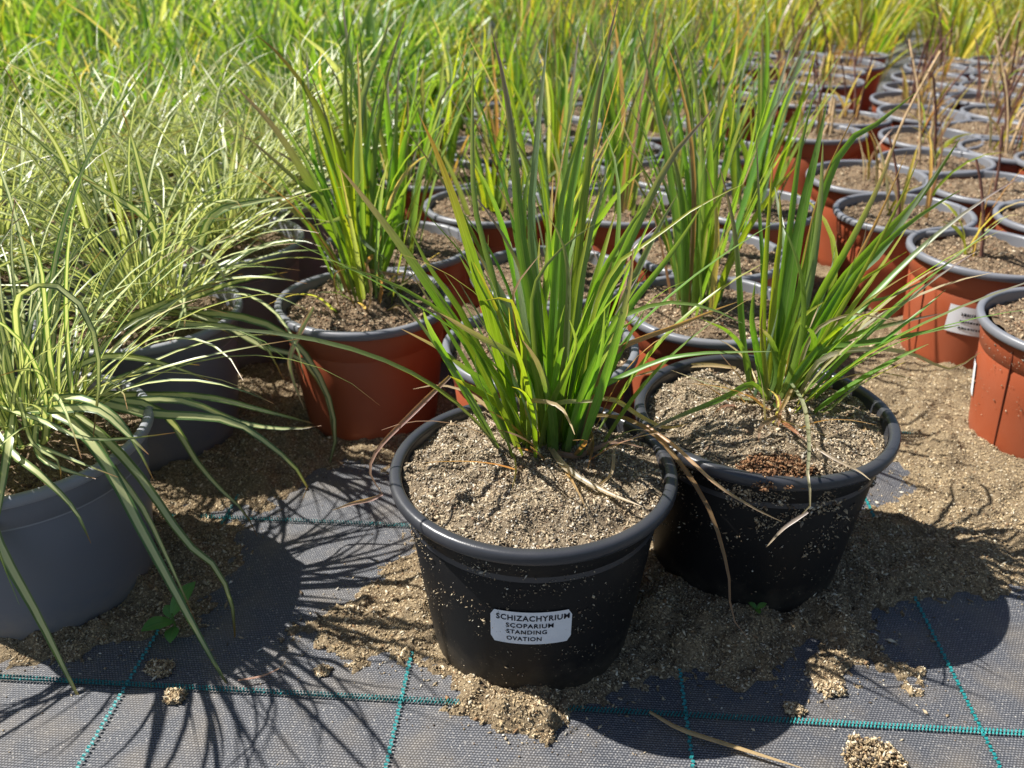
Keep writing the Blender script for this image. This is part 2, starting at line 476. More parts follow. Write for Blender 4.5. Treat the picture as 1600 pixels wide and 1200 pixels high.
LEFT_RED_BLADES = [
    ('p', 0.0126, [(-.1907,1.0074,.1500), (-.2040,1.0024,.2056), (-.2290,.9974,.2749), (-.2642,.9924,.3480), (-.3034,.9874,.3979)]),
    ('p', 0.0095, [(-.1947,1.0073,.1500), (-.2045,.9973,.2413), (-.2503,.9873,.2968), (-.2917,.9773,.3420), (-.3025,.9673,.3503)]),
    ('o', 0.0094, [(-.1908,1.0181,.1500), (-.1988,1.0181,.2792), (-.2234,1.0181,.3705), (-.2550,1.0181,.4210), (-.2807,1.0181,.4453)]),
    ('g', 0.0088, [(-.1828,1.0181,.1500), (-.1897,1.0231,.2702), (-.1922,1.0281,.3581), (-.1868,1.0331,.4220), (-.1762,1.0381,.4646)]),
    ('b', 0.0101, [(-.1764,1.0182,.1500), (-.1815,1.0182,.2868), (-.1691,1.0182,.3797), (-.1513,1.0182,.4186), (-.1289,1.0182,.4728)]),
    ('g', 0.0051, [(-.1884,1.0181,.1500), (-.2267,1.0181,.2867), (-.2347,1.0181,.3669), (-.2334,1.0181,.4623)]),
    ('g', 0.0097, [(-.1877,1.0138,.1500), (-.1978,1.0138,.2194), (-.2094,1.0138,.3029), (-.2192,1.0138,.3537)]),
    ('g', 0.0082, [(-.1724,1.0182,.1500), (-.1483,1.0182,.2405), (-.1406,1.0182,.3168), (-.1448,1.0182,.4099)]),
    ('k', 0.0074, [(-.1669,1.0076,.1500), (-.1478,1.0076,.2516), (-.1193,1.0076,.3032), (-.0928,1.0076,.3195)]),
    ('y', 0.0088, [(-.1796,.9969,.1500), (-.1827,.9803,.1974), (-.1859,.9636,.2345), (-.1895,.9469,.2696)]),
    ('y', 0.0081, [(-.1749,1.0075,.1500), (-.1731,1.0008,.2142), (-.1710,.9942,.2782), (-.1696,.9875,.3310)]),
    ('g', 0.0087, [(-.1828,.9969,.1500), (-.2002,.9802,.2133), (-.2190,.9636,.2570), (-.2440,.9469,.2910)]),
    ('g', 0.0096, [(-.1669,1.0076,.1500), (-.1529,.9976,.2234), (-.1299,.9876,.2727), (-.1103,.9776,.3049)]),
    ('g', 0.0089, [(-.1804,1.0182,.1500), (-.1654,1.0182,.2483), (-.1675,1.0182,.3241), (-.1529,1.0182,.3742)]),
    ('b', 0.0088, [(-.1733,.9970,.1500), (-.1799,.9820,.2362), (-.1846,.9670,.2576), (-.2023,.9520,.2569), (-.2209,.9370,.2564)]),
    ('b', 0.0081, [(-.1649,.9929,.1500), (-.1695,.9804,.2212), (-.1874,.9679,.2521), (-.1689,.9554,.2296), (-.1426,.9429,.2150)]),
    ('p', 0.0075, [(-.1917,1.0138,.1500), (-.2158,1.0171,.2406), (-.2415,1.0204,.2936), (-.2803,1.0238,.3210)]),
    ('o', 0.0074, [(-.1860,1.0181,.1500), (-.1997,1.0248,.3077), (-.2156,1.0314,.3502), (-.2318,1.0381,.3846)]),
    ('g', 0.0105, [(-.1684,1.0183,.1500), (-.1385,1.0249,.2385), (-.1284,1.0316,.3212), (-.1040,1.0383,.3779)]),
    ('d', 0.0060, [(-.1634,.9929,.1500), (-.1607,.9779,.2024), (-.1705,.9629,.2038), (-.1642,.9479,.1779), (-.1677,.9329,.1520)]),
    ('r', 0.0045, [(-.1757,.9866,.1500), (-.1817,.9700,.1893), (-.1416,.9533,.1933), (-.1174,.9366,.1966)]),
    ('p', 0.0092, [(-.1981,1.0137,.1500), (-.2297,1.0137,.2097), (-.2601,1.0137,.2493), (-.3018,1.0137,.2800)]),
]
CAREX_FRONT = [
    ('v', 0.0091, [(-.4466,.6000,.1756), (-.4139,.5600,.1597), (-.3949,.5350,.1264), (-.3725,.5200,.0688), (-.3566,.5100,.0099), (-.3407,.4950,-.0104)]),
    ('v', 0.0087, [(-.3982,.6200,.2003), (-.3622,.6100,.2002), (-.3259,.5850,.1765), (-.2953,.5600,.1231), (-.2651,.5400,.0576), (-.2421,.5250,.0091), (-.2250,.5100,-.0076)]),
    ('v', 0.0075, [(-.3993,.6300,.1946), (-.3576,.6200,.1944), (-.3115,.6000,.1576), (-.2719,.5800,.0985), (-.2491,.5750,.0743), (-.2390,.5700,.0388), (-.2431,.5700,-.0120)]),
    ('v', 0.0064, [(-.3940,.6300,.1947), (-.3538,.6200,.1884), (-.3280,.6000,.1569), (-.3064,.5900,.1244), (-.2911,.5800,.0843), (-.2732,.5700,.0206)]),
    ('v', 0.0083, [(-.4111,.6600,.1840), (-.3715,.6700,.1818), (-.3310,.6800,.1632), (-.2638,.6900,.1510), (-.2288,.6900,.1271), (-.2026,.6900,.0953), (-.1952,.6900,.0733), (-.2038,.6900,.0569)]),
    ('v', 0.0073, [(-.4095,.6600,.1903), (-.3869,.6900,.1772), (-.3569,.7100,.1645), (-.2937,.7300,.1524), (-.2348,.7400,.1293), (-.1980,.7500,.1112)]),
    ('v', 0.0074, [(-.4103,.6600,.1871), (-.3720,.6800,.1730), (-.3057,.7000,.1654), (-.2605,.7200,.1301), (-.2153,.7200,.1231), (-.1829,.7200,.1268)]),
    ('v', 0.0067, [(-.4111,.6600,.1840), (-.3541,.6800,.1763), (-.3183,.6900,.1576), (-.2996,.7000,.0956), (-.2802,.7000,.0623), (-.2634,.7000,.0394), (-.2548,.7000,.0095)]),
    ('v', 0.0057, [(-.4174,.6600,.2028), (-.3803,.6200,.2963), (-.3335,.6000,.3159), (-.3124,.5900,.2921), (-.3116,.5850,.2533), (-.3274,.5800,.1946)]),
    ('v', 0.0038, [(-.4280,.6200,.2062), (-.3585,.5700,.2205), (-.3173,.5500,.2164), (-.2838,.5500,.2160), (-.2524,.5600,.2151)]),
    ('v', 0.0058, [(-.4175,.6000,.2057), (-.3897,.5700,.1947), (-.3571,.5500,.1840), (-.3329,.5400,.1605), (-.3208,.5300,.1344)]),
    ('v', 0.0063, [(-.3955,.6000,.2117), (-.3819,.5600,.2010), (-.3863,.5400,.1680), (-.3953,.5300,.1335)]),
    ('v', 0.0061, [(-.3977,.6300,.2007), (-.3478,.6100,.2179), (-.3155,.6000,.2061), (-.3011,.5950,.1794), (-.2916,.5900,.1519)]),
    ('v', 0.0069, [(-.3918,.6100,.2060), (-.3590,.5900,.2175), (-.3185,.5800,.2233), (-.2935,.5700,.2066), (-.2762,.5600,.1957)]),
    ('v', 0.0049, [(-.3877,.6200,.2004), (-.3724,.5800,.1944), (-.3566,.5600,.1896), (-.3289,.5500,.1847), (-.3125,.5450,.1835)]),
    ('v', 0.0061, [(-.4070,.6700,.1975), (-.3622,.6800,.2176), (-.3231,.6800,.2178), (-.2863,.6800,.2054), (-.2628,.6800,.1941)]),
    ('v', 0.0042, [(-.3874,.6000,.2233), (-.3555,.5500,.2129), (-.3344,.5400,.2026), (-.3330,.5350,.1890)]),
]
CAREX_MIDDLE = [
    ('v', 0.0076, [(-.4182,.9000,.1574), (-.4210,.8700,.1705), (-.3667,.8600,.1706), (-.3030,.8600,.1671), (-.2706,.8600,.1450), (-.2547,.8600,.1033)]),
    ('v', 0.0084, [(-.4023,.9000,.1652), (-.3552,.8900,.1697), (-.3011,.8800,.1712), (-.2462,.8700,.1520), (-.2110,.8600,.0978), (-.2023,.8550,.0341), (-.2191,.8400,-.0238)]),
    ('v', 0.0071, [(-.4009,.9000,.1730), (-.3314,.8800,.1665), (-.2693,.8700,.1364), (-.2352,.8700,.1247), (-.2114,.8700,.0760), (-.2090,.8700,.0074)]),
    ('d', 0.0055, [(-.2047,.8300,.2032), (-.2337,.8300,.1519), (-.2359,.8300,.1214), (-.2271,.8300,.0819)]),
    ('v', 0.0087, [(-.4521,.8600,.1558), (-.4026,.8500,.1756), (-.3435,.8500,.2016), (-.2866,.8500,.2233), (-.2348,.8600,.2303)]),
    ('v', 0.0080, [(-.4435,.8600,.1635), (-.3786,.8500,.1941), (-.3277,.8500,.2160), (-.2999,.8500,.2232)]),
    ('k', 0.0069, [(-.3591,.9000,.2477), (-.3453,.9000,.2477), (-.3239,.8900,.2333), (-.3070,.8800,.2116)]),
    ('v', 0.0082, [(-.3528,.9000,.2037), (-.3201,.9000,.2762), (-.2732,.9100,.2908), (-.2272,.9200,.2951)]),
    ('v', 0.0069, [(-.3824,.9000,.1960), (-.3756,.8800,.2957), (-.3698,.8600,.3590), (-.3704,.8500,.3972)]),
    ('v', 0.0069, [(-.3753,.9000,.1960), (-.3689,.8600,.2816), (-.4060,.8400,.3263), (-.4460,.8300,.3714), (-.4647,.8300,.3919)]),
    ('o', 0.0057, [(-.4320,.8600,.2471), (-.4211,.8200,.3559), (-.4328,.8000,.4116), (-.4461,.8000,.4465)]),
    ('y', 0.0060, [(-.4109,.8800,.2258), (-.3933,.8500,.3173), (-.3973,.8400,.3931), (-.4057,.8400,.4468)]),
]
FALLEN_LEAVES = [
    ('d', 0.0039, [(.1091,.4850,.0060), (.1291,.4691,.0060), (.1562,.4573,.0060), (.1870,.4448,.0060), (.2168,.4327,.0060)]),
    ('d', 0.0016, [(-.2230,.5156,.0060), (-.2044,.5205,.0060), (-.1909,.5303,.0060), (-.1892,.5367,.0060)]),
]
SOIL_PATCHES = [
    [(-.1946,.5789), (-.1638,.6118), (-.1215,.6473), (-.1027,.7007), (-.0676,.7549), (.0686,.7557), (.1339,.7338), (.2142,.8042), (.3365,.8573), (.3729,.7690), (.4166,.7751), (.4402,.7994), (.4435,.8444), (.4793,.9794), (.4893,1.1291), (.7622,1.1744), (.7947,.9816), (.5776,.6943), (.4861,.6414), (.4500,.6235), (.3825,.6257), (.3275,.5975), (.3340,.5621), (.3375,.5364), (.3303,.5122), (.2957,.5327), (.2559,.5085), (.2506,.5396), (.2629,.5694), (.2286,.5324), (.1986,.5083), (.1600,.5237), (.1299,.5355), (.1057,.5146), (.0834,.5012), (.0538,.4819), (.0256,.4665), (-.0040,.4664), (-.0264,.4723), (-.0502,.4941), (-.0568,.5138), (-.0801,.5381), (-.1076,.5415), (-.1287,.5378), (-.1653,.5597)],
    [(-.5242,.5580), (-.4477,.5293), (-.3971,.5352), (-.3407,.5551), (-.3118,.5666), (-.2709,.5785), (-.2673,.6242), (-.2754,.6997), (-.2817,.7369), (-.3189,.7534), (-.3430,.7648), (-.4112,.8804), (-.6087,.8791), (-.6439,.7515)],
    [(-.3910,.7645), (-.3393,.7533), (-.2850,.7536), (-.2524,.7595), (-.2297,.8141), (-.1933,.8539), (-.1460,.8341), (-.1040,.8545), (-.0303,.8829), (-.0869,1.0458), (-.3678,1.1223), (-.5204,1.0426)],
]
CLODS = [(-.2938,.5321,.0100), (-.2710,.5016,.0080), (.2729,.4444,.0200), (.2626,.5132,.0090), (-.1569,.5306,.0060), (.2252,.4921,.0070)]
SEEDLING = (-.3020,.5783)
WEED = (.2158,.5838)

# ------------------------------------------------------------------ ground
GY = -.0638
UD = np.array([math.cos(GY), math.sin(GY)])
VD = np.array([-math.sin(GY), math.cos(GY)])
CELL, GX, G0 = .2268, -.1199, .4936
S = 60.
gv = [(-S, -S, 0), (S, -S, 0), (S, 2 * S, 0), (-S, 2 * S, 0)]
ground = obj('ground', mesh_np('ground', gv, [(0, 1, 2, 3)], smooth=False), M['mat'])
tag(ground, 'grey woven ground cover fabric with teal marker threads', 'ground', kind='structure')


def stitches(p0, d, length, width, rows, pitch):
    """a line of small slanted raised stitches"""
    side = np.array([-d[1], d[0]])
    v, f = [], []
    n = int(length / pitch)
    for r in range(rows):
        off = (r - (rows - 1) / 2) * width
        for i in range(n):
            s0 = (i + .5 * (r % 2)) * pitch
            a = pitch * .62
            w = width * .34
            sl = width * .22 * (1 if rows > 1 else (1 if i % 2 else -1))
            jz = .0008 * random.random()
            mid = p0 + d * (s0 + a / 2) + side * off
            q0 = p0 + d * s0 + side * (off - sl)
            q1 = p0 + d * (s0 + a) + side * (off + sl)
            b = len(v)
            for q, z in ((q0 - side * w, .0016), (q0 + side * w, .0016), (mid + side * w * 1.1, .0032 + jz),
                         (mid - side * w * 1.1, .0032 + jz), (q1 - side * w, .0016), (q1 + side * w, .0016)):
                v.append((q[0], q[1], z))
            f += [(b, b + 3, b + 2, b + 1), (b + 3, b + 4, b + 5, b + 2)]
    return mesh_np('marker_thread', v, f)


for i in range(-3, 6):
    p = UD * (GX + (i - 1) * CELL) + VD * .1
    obj('marker_thread', stitches(p, VD, 1.5, .0037, 1, .0036), M['thread'], ground)
for j in range(-1, 4):
    p = UD * -1.0 + VD * (G0 + j * CELL)
    obj('marker_thread', stitches(p, UD, 2.2, .0028, 2, .0028), M['thread'], ground)


# ------------------------------------------------------------------ soil
def octa_grains(pos, size, cols, flat=.55, elong=1.5):
    """irregular eight-sided crumbs at pos (n,3)"""
    n = len(pos)
    base = np.array([(1, 0, 0), (0, 1, 0), (-1, 0, 0), (0, -1, 0), (0, 0, 1), (0, 0, -1)], float)
    sc = np.stack([size * rng.uniform(.8, elong + .5, n), size * rng.uniform(.4, .8, n), size * rng.uniform(.35, flat + .35, n)], 1)
    v = base[None] * sc[:, None] * rng.uniform(.65, 1.25, (n, 6, 1))
    a, b = rng.uniform(0, 2 * math.pi, n), rng.normal(0, .55, n)
    ca, sa, cb, sb = np.cos(a), np.sin(a), np.cos(b), np.sin(b)
    x, y, z = v[..., 0].copy(), v[..., 1].copy(), v[..., 2].copy()
    x, z = x * cb[:, None] - z * sb[:, None], x * sb[:, None] + z * cb[:, None]
    x, y = x * ca[:, None] - y * sa[:, None], x * sa[:, None] + y * ca[:, None]
    v = np.stack([x, y, z], 2) + pos[:, None]
    tri = np.array([(0, 1, 4), (1, 2, 4), (2, 3, 4), (3, 0, 4), (1, 0, 5), (2, 1, 5), (3, 2, 5), (0, 3, 5)])
    f = (tri[None] + (np.arange(n) * 6)[:, None, None]).reshape(-1, 3)
    c = np.repeat(cols, 6, 0)
    return v.reshape(-1, 3), f, c


PALE = np.array([(.35, .275, .180), (.45, .37, .255), (.24, .18, .115), (.115, .088, .062), (.56, .51, .42), (.27, .23, .175), (.19, .125, .08)])
GOLD = np.array([(.40, .30, .175), (.50, .40, .255), (.26, .19, .11), (.12, .086, .055), (.62, .54, .40), (.32, .25, .16), (.23, .14, .075)])
PALE_P = [.25, .20, .18, .16, .08, .08, .05]
BROWN = np.array([(.30, .21, .13), (.40, .30, .19), (.17, .11, .07), (.09, .06, .04), (.55, .46, .33), (.24, .14, .08)])
BROWN_P = [.26, .18, .22, .19, .06, .09]
PEAT = np.array([(.16, .08, .038), (.22, .115, .058), (.09, .045, .024), (.29, .19, .11)])


def grain_cols(n, pal, p=None):
    c = pal[rng.choice(len(pal), n, p=p)]
    return c * rng.uniform(.75, 1.2, (n, 1))


def in_polys(x, y):
    """signed distance-like field: positive inside the spilled soil"""
    best = np.full(x.shape, -9.)
    for poly in SOIL_PATCHES:
        q = np.array(poly)
        ins = np.zeros(x.shape, bool)
        d = np.full(x.shape, 9.)
        for i in range(len(q)):
            a, b = q[i], q[(i + 1) % len(q)]
            e = b - a
            t = np.clip(((x - a[0]) * e[0] + (y - a[1]) * e[1]) / (e @ e), 0, 1)
            d = np.minimum(d, np.hypot(x - a[0] - t * e[0], y - a[1] - t * e[1]))
            c = ((a[1] > y) != (b[1] > y))
            with np.errstate(divide='ignore', invalid='ignore'):
                c &= x < (b[0] - a[0]) * (y - a[1]) / (b[1] - a[1]) + a[0]
            ins ^= c
        best = np.maximum(best, np.where(ins, d, -d))
    return best


def soil_height(x, y):
    d = in_polys(x, y) + fbm(x * 45, y * 45, 3, 4) * .022 + fbm(x * 190, y * 190, 13, 3) * .014
    back = (y - 1.02 - .35 * np.clip(.35 - x, 0, 1) + fbm(x * 12, y * 12, 9, 3) * .12)
    d = np.maximum(d, np.minimum(back, .05))
    s = np.clip(d / .045, -.2, 1)
    h = np.clip(s, 0, 1) ** 1.2 * .0095 + fbm(x * 75, y * 75, 21, 4) * .007 * np.clip(s * 3, 0, 1) + fbm(x * 14, y * 14, 31, 2) * .008 * np.clip(s * 2, 0, 1)
    # heap pressed against the front of the labelled pot and between the two black pots
    for cx, cy, r, a in ((-.035, .475, .045, .012), (.02, .463, .05, .009), (-.085, .53, .05, .016), (.14, .60, .08, .014), (.26, .575, .08, .010), (.36, .60, .06, .008)):
        h = h + a * np.exp(-((x - cx) ** 2 + (y - cy) ** 2) / (r * .7) ** 2) * np.clip(s * 1.1, 0, 1) ** 1.3
    return np.where(d > 0, np.maximum(h, .0012), -.004)


st = .0042
gx, gy = np.meshgrid(np.arange(-.85, 1.35, st), np.arange(.34, 2.0, st), indexing='ij')
gh = soil_height(gx, gy)
for _ in range(2600):      # crumbly lumps pressed into the spill
    bx, by = rng.uniform(-.7, .95), .36 + 1.0 * rng.uniform() ** 1.4
    br = rng.gamma(3, .0016) + .003
    i0, i1 = np.searchsorted(gx[:, 0], (bx - 2.2 * br, bx + 2.2 * br))
    j0, j1 = np.searchsorted(gy[0], (by - 2.2 * br, by + 2.2 * br))
    if i1 <= i0 or j1 <= j0:
        continue
    sub = gh[i0:i1, j0:j1]
    r2 = ((gx[i0:i1, j0:j1] - bx) ** 2 + (gy[i0:i1, j0:j1] - by) ** 2) / br ** 2
    gh[i0:i1, j0:j1] = np.where(sub > 0, sub + .62 * br * np.exp(-r2 * 1.3) * np.clip(sub / .006, .15, 1), sub)
nx, ny = gx.shape
idx = np.arange(nx * ny).reshape(nx, ny)
quads = np.stack([idx[:-1, :-1], idx[1:, :-1], idx[1:, 1:], idx[:-1, 1:]], 2).reshape(-1, 4)
keep = (gh.ravel()[quads] > 0).any(1)
quads = quads[keep]
used = np.unique(quads)
remap = -np.ones(nx * ny, int)
remap[used] = np.arange(len(used))
v = np.stack([gx.ravel(), gy.ravel(), gh.ravel()], 1)[used]
spill = obj('spilled_soil', mesh_np('spilled_soil', v, remap[quads]), M['soil_gold'])
tag(spill, 'loose sandy potting soil spilled over the ground cover between the pots', 'soil', kind='stuff')


def sample_h(x, y):
    fx, fy = (x - gx[0, 0]) / st, (y - gy[0, 0]) / st
    i, j = np.clip(fx.astype(int), 0, nx - 2), np.clip(fy.astype(int), 0, ny - 2)
    a, b = fx - i, fy - j
    return (gh[i, j] * (1 - a) + gh[i + 1, j] * a) * (1 - b) + (gh[i, j + 1] * (1 - a) + gh[i + 1, j + 1] * a) * b


n = 520000
px = rng.uniform(-.62, .95, n)
py = .36 + rng.uniform(0, 1, n) ** 1.5 * 1.05
# keep to the wedge the place shows and to where soil lies
ok = np.abs(px - .03) < .12 + .62 * py
px, py = px[ok], py[ok]
hh = sample_h(px, py)
thin = rng.uniform(0, 1, len(px)) < np.clip(1.25 - py * .55, .35, 1)
ok = (hh > 0) & thin
px, py, hh = px[ok], py[ok], hh[ok]
sz = rng.gamma(2.6, .00025, len(px)) + .00035
gvv, gf, gc = octa_grains(np.stack([px, py, hh + sz * .25], 1), sz, grain_cols(len(px), GOLD, PALE_P))
tag(obj('soil_grains', mesh_np('soil_grains', gvv, gf, gc, smooth=False), M['grain'], spill), kind='stuff')
# stray crumbs beyond the edges of the spill
n = 60000
px, py = rng.uniform(-.55, .75, n), rng.uniform(.36, 1.0, n)
d = in_polys(px, py)
ok = (d < 0) & (rng.uniform(0, 1, n) < np.exp(d / .012) * .9 + .008)
px, py = px[ok], py[ok]
sz = rng.gamma(1.6, .00036, len(px)) + .0003
gvv, gf, gc = octa_grains(np.stack([px, py, sz * .4], 1), sz, grain_cols(len(px), PALE, PALE_P))
tag(obj('soil_crumbs', mesh_np('soil_crumbs', gvv, gf, gc, smooth=False), M['grain']),
    'scattered crumbs of soil lying on the bare ground cover', 'soil crumbs', kind='stuff')


def clod_mesh(r, pal, n=420, p=None, flat=.7):
    t = rng.normal(0, 1, (n, 3))
    t /= np.linalg.norm(t, axis=1)[:, None]
    t[:, 2] = np.abs(t[:, 2])
    k = rng.uniform(.35, 1, n) ** .5 * (1 + fbm(t[:, 0] * 2, t[:, 1] * 2, int(r * 1e5)) * .5)
    pos = t * k[:, None] * r * np.array([1.15, 1, flat])
    sz = rng.uniform(.0008, .0022, n) * min(1, r / .012 + .3)
    v, f, c = octa_grains(pos, sz, grain_cols(n, pal, p))
    return mesh_np('soil_clod', v, f, c, smooth=False)


clod_labels = ['dark crumbly soil clod beside the pale seedling on the mat', 'small brown soil clod among the grass leaf shadows',
               'pale soil lump alone on the sunlit mat past the long dry straw', 'flat soil crumb cluster at the tip of the spilled heap',
               'tiny tan soil crumb between two teal threads left of the labelled pot', 'tiny tan soil crumb on the teal thread in the pot shadow']
for (x, y, r), lb in zip(CLODS, clod_labels):
    tag(obj('soil_clod', clod_mesh(r, GOLD, int(150 + 45000 * r), PALE_P, .6), M['grain'], loc=(x, y, .001)), lb, 'soil clod', 'soil clods on the mat')


# ------------------------------------------------------------------ leaves
PAL = dict(  # base, middle, tip, where the tip colour starts
    g=((.14, .20, .07), (.125, .245, .035), (.17, .24, .08), .70),
    y=((.16, .21, .07), (.23, .32, .028), (.30, .29, .05), .7),
    b=((.13, .18, .09), (.135, .215, .100), (.21, .24, .16), .6),
    p=((.14, .19, .08), (.125, .235, .040), (.25, .165, .215), .58),
    o=((.15, .20, .07), (.19, .265, .03), (.21, .105, .055), .68),
    d=((.40, .28, .18), (.48, .35, .22), (.50, .38, .25), .5),
    r=((.26, .18, .11), (.27, .15, .105), (.35, .22, .16), .5),
    k=((.20, .25, .11), (.34, .36, .20), (.48, .38, .24), .6),
    v=((.13, .17, .06), (.095, .16, .045), (.28, .13, .05), .88),
    w=((.09, .15, .04), (.095, .195, .032), (.18, .27, .06), .72),
    n=((.11, .16, .06), (.24, .30, .15), (.40, .44, .32), .5),
    x=((.16, .18, .05), (.26, .27, .04), (.36, .33, .07), .6),
)


def catmull(P, n):
    P = np.asarray(P, float)
    Q = np.vstack([2 * P[0] - P[1], P, 2 * P[-1] - P[-2]])
    seg = np.linalg.norm(np.diff(P, axis=0), axis=1)
    cum = np.concatenate([[0], np.cumsum(seg)])
    out = []
    for s in np.linspace(0, cum[-1], n):
        k = min(max(np.searchsorted(cum, s, 'right') - 1, 0), len(P) - 2)
        t = (s - cum[k]) / max(seg[k], 1e-9)
        a, b, c, d = Q[k:k + 4]
        out.append(.5 * ((2 * b) + (c - a) * t + (2 * a - 5 * b + 4 * c - d) * t * t + (3 * b - a - 3 * c + d) * t ** 3))
    return np.array(out)


def strip(P, width, pal, face, fold=.22, base_w=.55, twist=0., tip_pow=2.2, shape=1.):
    """a folded, tapering leaf along the points P (n,3); face = direction its upper side looks"""
    n = len(P)
    T = np.gradient(P, axis=0)
    T /= np.linalg.norm(T, axis=1)[:, None] + 1e-9
    v01 = np.linspace(0, 1, n)
    face = np.asarray(face, float)
    W = np.cross(T, face[None])
    W /= np.linalg.norm(W, axis=1)[:, None] + 1e-6
    N = np.cross(W, T)
    if twist:
        a = twist * v01
        W, N = W * np.cos(a)[:, None] + N * np.sin(a)[:, None], N * np.cos(a)[:, None] - W * np.sin(a)[:, None]
    w = width * .5 * np.minimum(1, base_w + 1.7 * v01) * (1 - v01 ** tip_pow) ** .85 + .00018
    L, Rr = P + W * w[:, None], P - W * w[:, None]
    Cc = P - N * (w * fold * 2)[:, None]
    v = np.stack([L, Cc, Rr], 1).reshape(-1, 3)
    f = []
    for i in range(n - 1):
        a = i * 3
        f += [(a, a + 1, a + 4, a + 3), (a + 1, a + 2, a + 5, a + 4)]
    b, m, t, t0 = (np.array(q) if not isinstance(q, float) else q for q in PAL[pal])
    jit = np.array([random.uniform(.82, 1.2), random.uniform(.88, 1.14), random.uniform(.7, 1.3)])
    s1 = np.clip(v01 / .22, 0, 1)[:, None]
    t0 = t0 + random.uniform(-.1, .1) * (1 - t0) / .3
    s2 = np.clip((v01 - t0) / (1.001 - t0), 0, 1)[:, None] ** .8
    c = (b * (1 - s1) + m * s1) * jit
    c = c * (1 - s2) + t * s2
    col = np.repeat(c, 3, 0)
    bl = np.zeros((n * 3, 3))
    bl[0::3, 0], bl[2::3, 0] = -1, 1
    bl[:, 1] = np.repeat(v01, 3) * 6
    bl[:, 2] = random.random()
    return v, np.array(f), col, bl


def arc(base, az, L, th0, th1, n=10, p=1.2, wob=.0):
    """leaf path leaning th0 from vertical at the base and th0+th1 at the tip"""
    v = np.linspace(0, 1, n)
    th = th0 + th1 * v ** p
    ds = L / (n - 1)
    r = np.concatenate([[0], np.cumsum(np.sin((th[1:] + th[:-1]) / 2)) * ds])
    z = np.concatenate([[0], np.cumsum(np.cos((th[1:] + th[:-1]) / 2)) * ds])
    a = az + wob * v ** 2
    return np.stack([base[0] + r * np.cos(a), base[1] + r * np.sin(a), base[2] + z], 1)


def join(parts):
    V, F, C, B, o = [], [], [], [], 0
    for v, f, c, b in parts:
        V.append(v); F.append(f + o); C.append(c); B.append(b)
        o += len(v)
    return np.vstack(V), np.vstack(F), np.vstack(C), np.vstack(B)


def leaf_obj(name, data, root, mat):
    v, f, c, b = data
    loc = np.array(root.location)
    return obj(name, mesh_np(name, v - loc, f, c, b), mat, root)


CAMV = np.array([0, 0, CAM_H])


def traced(root, table, name='blade', mat=None, n=14, fold=.2):
    for pal, w, pts in table:
        P = catmull(pts, n)
        to = CAMV - P[len(P) // 2]
        to /= np.linalg.norm(to)
        face = to + np.array([random.uniform(-.6, .6), random.uniform(-.3, .3), random.uniform(-.2, .4)])
        leaf_obj(name, strip(P, w * 1.08, pal, face, fold, twist=random.uniform(-.5, .5)), root, mat or M['leaf'])


def tuft_paths(c, count, style, spread=None):
    """random leaves of a clump, as strips; c = clump centre on the soil"""
    out = []
    for i in range(count):
        az = random.uniform(0, 2 * math.pi)
        if style == 'blue':
            rr = random.uniform(0, spread or .030)
            L = random.triangular(.09, .37, .24)
            th0 = rr / .03 * .18 + random.uniform(0, .10)
            th1 = random.triangular(.02, 1.1, .18)
            w = random.uniform(.0035, .0082)
            pal = random.choices('gybpokr', (30, 16, 21, 19, 3, 5, 6))[0]
        elif style == 'broad':
            rr = random.uniform(0, spread or .032)
            L = random.triangular(.10, .37, .25)
            th0 = rr / .03 * .18 + random.uniform(0, .10)
            th1 = random.triangular(.02, 1.0, .2)
            w = random.uniform(.0055, .0115)
            pal = random.choices('gybpkr', (30, 15, 24, 22, 4, 5))[0]
        elif style == 'thatch':
            rr = random.uniform(.012, spread or .045)
            L = random.triangular(.03, .15, .06)
            th0 = random.uniform(.2, 1.1)
            th1 = random.uniform(.1, 1.3)
            w = random.uniform(.0018, .0042)
            pal = random.choice('ddrrkp')
        elif style == 'sedge':
            rr = random.uniform(0, spread or .04)
            L = random.triangular(.10, .36, .22)
            th0 = random.uniform(.0, .85)
            th1 = random.triangular(.15, 2.2, 1.0)
            w = random.uniform(.0030, .0060)
            pal = random.choices('vwk', (86, 8, 6))[0]
        elif style == 'lush':
            rr = random.uniform(0, spread or .06)
            L = random.triangular(.2, .46, .36)
            th0 = random.uniform(0, .45)
            th1 = random.triangular(.1, 1.7, .55)
            w = random.uniform(.009, .022)
            pal = random.choices('wgynk', (52, 26, 5, 13, 4))[0]
        else:  # reed
            rr = random.uniform(0, spread or .05)
            L = random.triangular(.2, .60, .42)
            th0 = random.uniform(0, .4)
            th1 = random.triangular(.1, 1.6, .5)
            w = random.uniform(.007, .014)
            pal = random.choices('xywdk', (52, 25, 8, 8, 7))[0]
        az2 = az + random.uniform(-.7, .7)
        base = (c[0] + rr * math.cos(az), c[1] + rr * math.sin(az), c[2] - .006)
        yield base, az2, L, th0, th1, w, pal


def tuft(c, count, style, n=9, spread=None, clear=None):
    out = []
    for base, az, L, th0, th1, w, pal in tuft_paths(c, count, style, spread):
        P = arc(base, az, L, th0, th1, n, random.uniform(1., 2.2), random.uniform(-.6, .6))
        if clear:   # keep drooping leaves outside the pot and above the ground
            cx, cy, rr, zr = clear
            d = np.hypot(P[:, 0] - cx, P[:, 1] - cy)
            P[:, 2] = np.where((d < rr) & (P[:, 2] < zr), zr + .002 * np.arange(len(P)) / len(P), P[:, 2])
            P[:, 2] = np.maximum(P[:, 2], .004)
        a = random.uniform(0, 2 * math.pi)
        up_ = np.array([-math.cos(az), -math.sin(az), .6 + random.random()]) + .7 * np.array([math.cos(a), math.sin(a), 0])
        out.append(strip(P, w, pal, up_, random.uniform(.1, .3), twist=random.uniform(-.8, .8)))
    return out


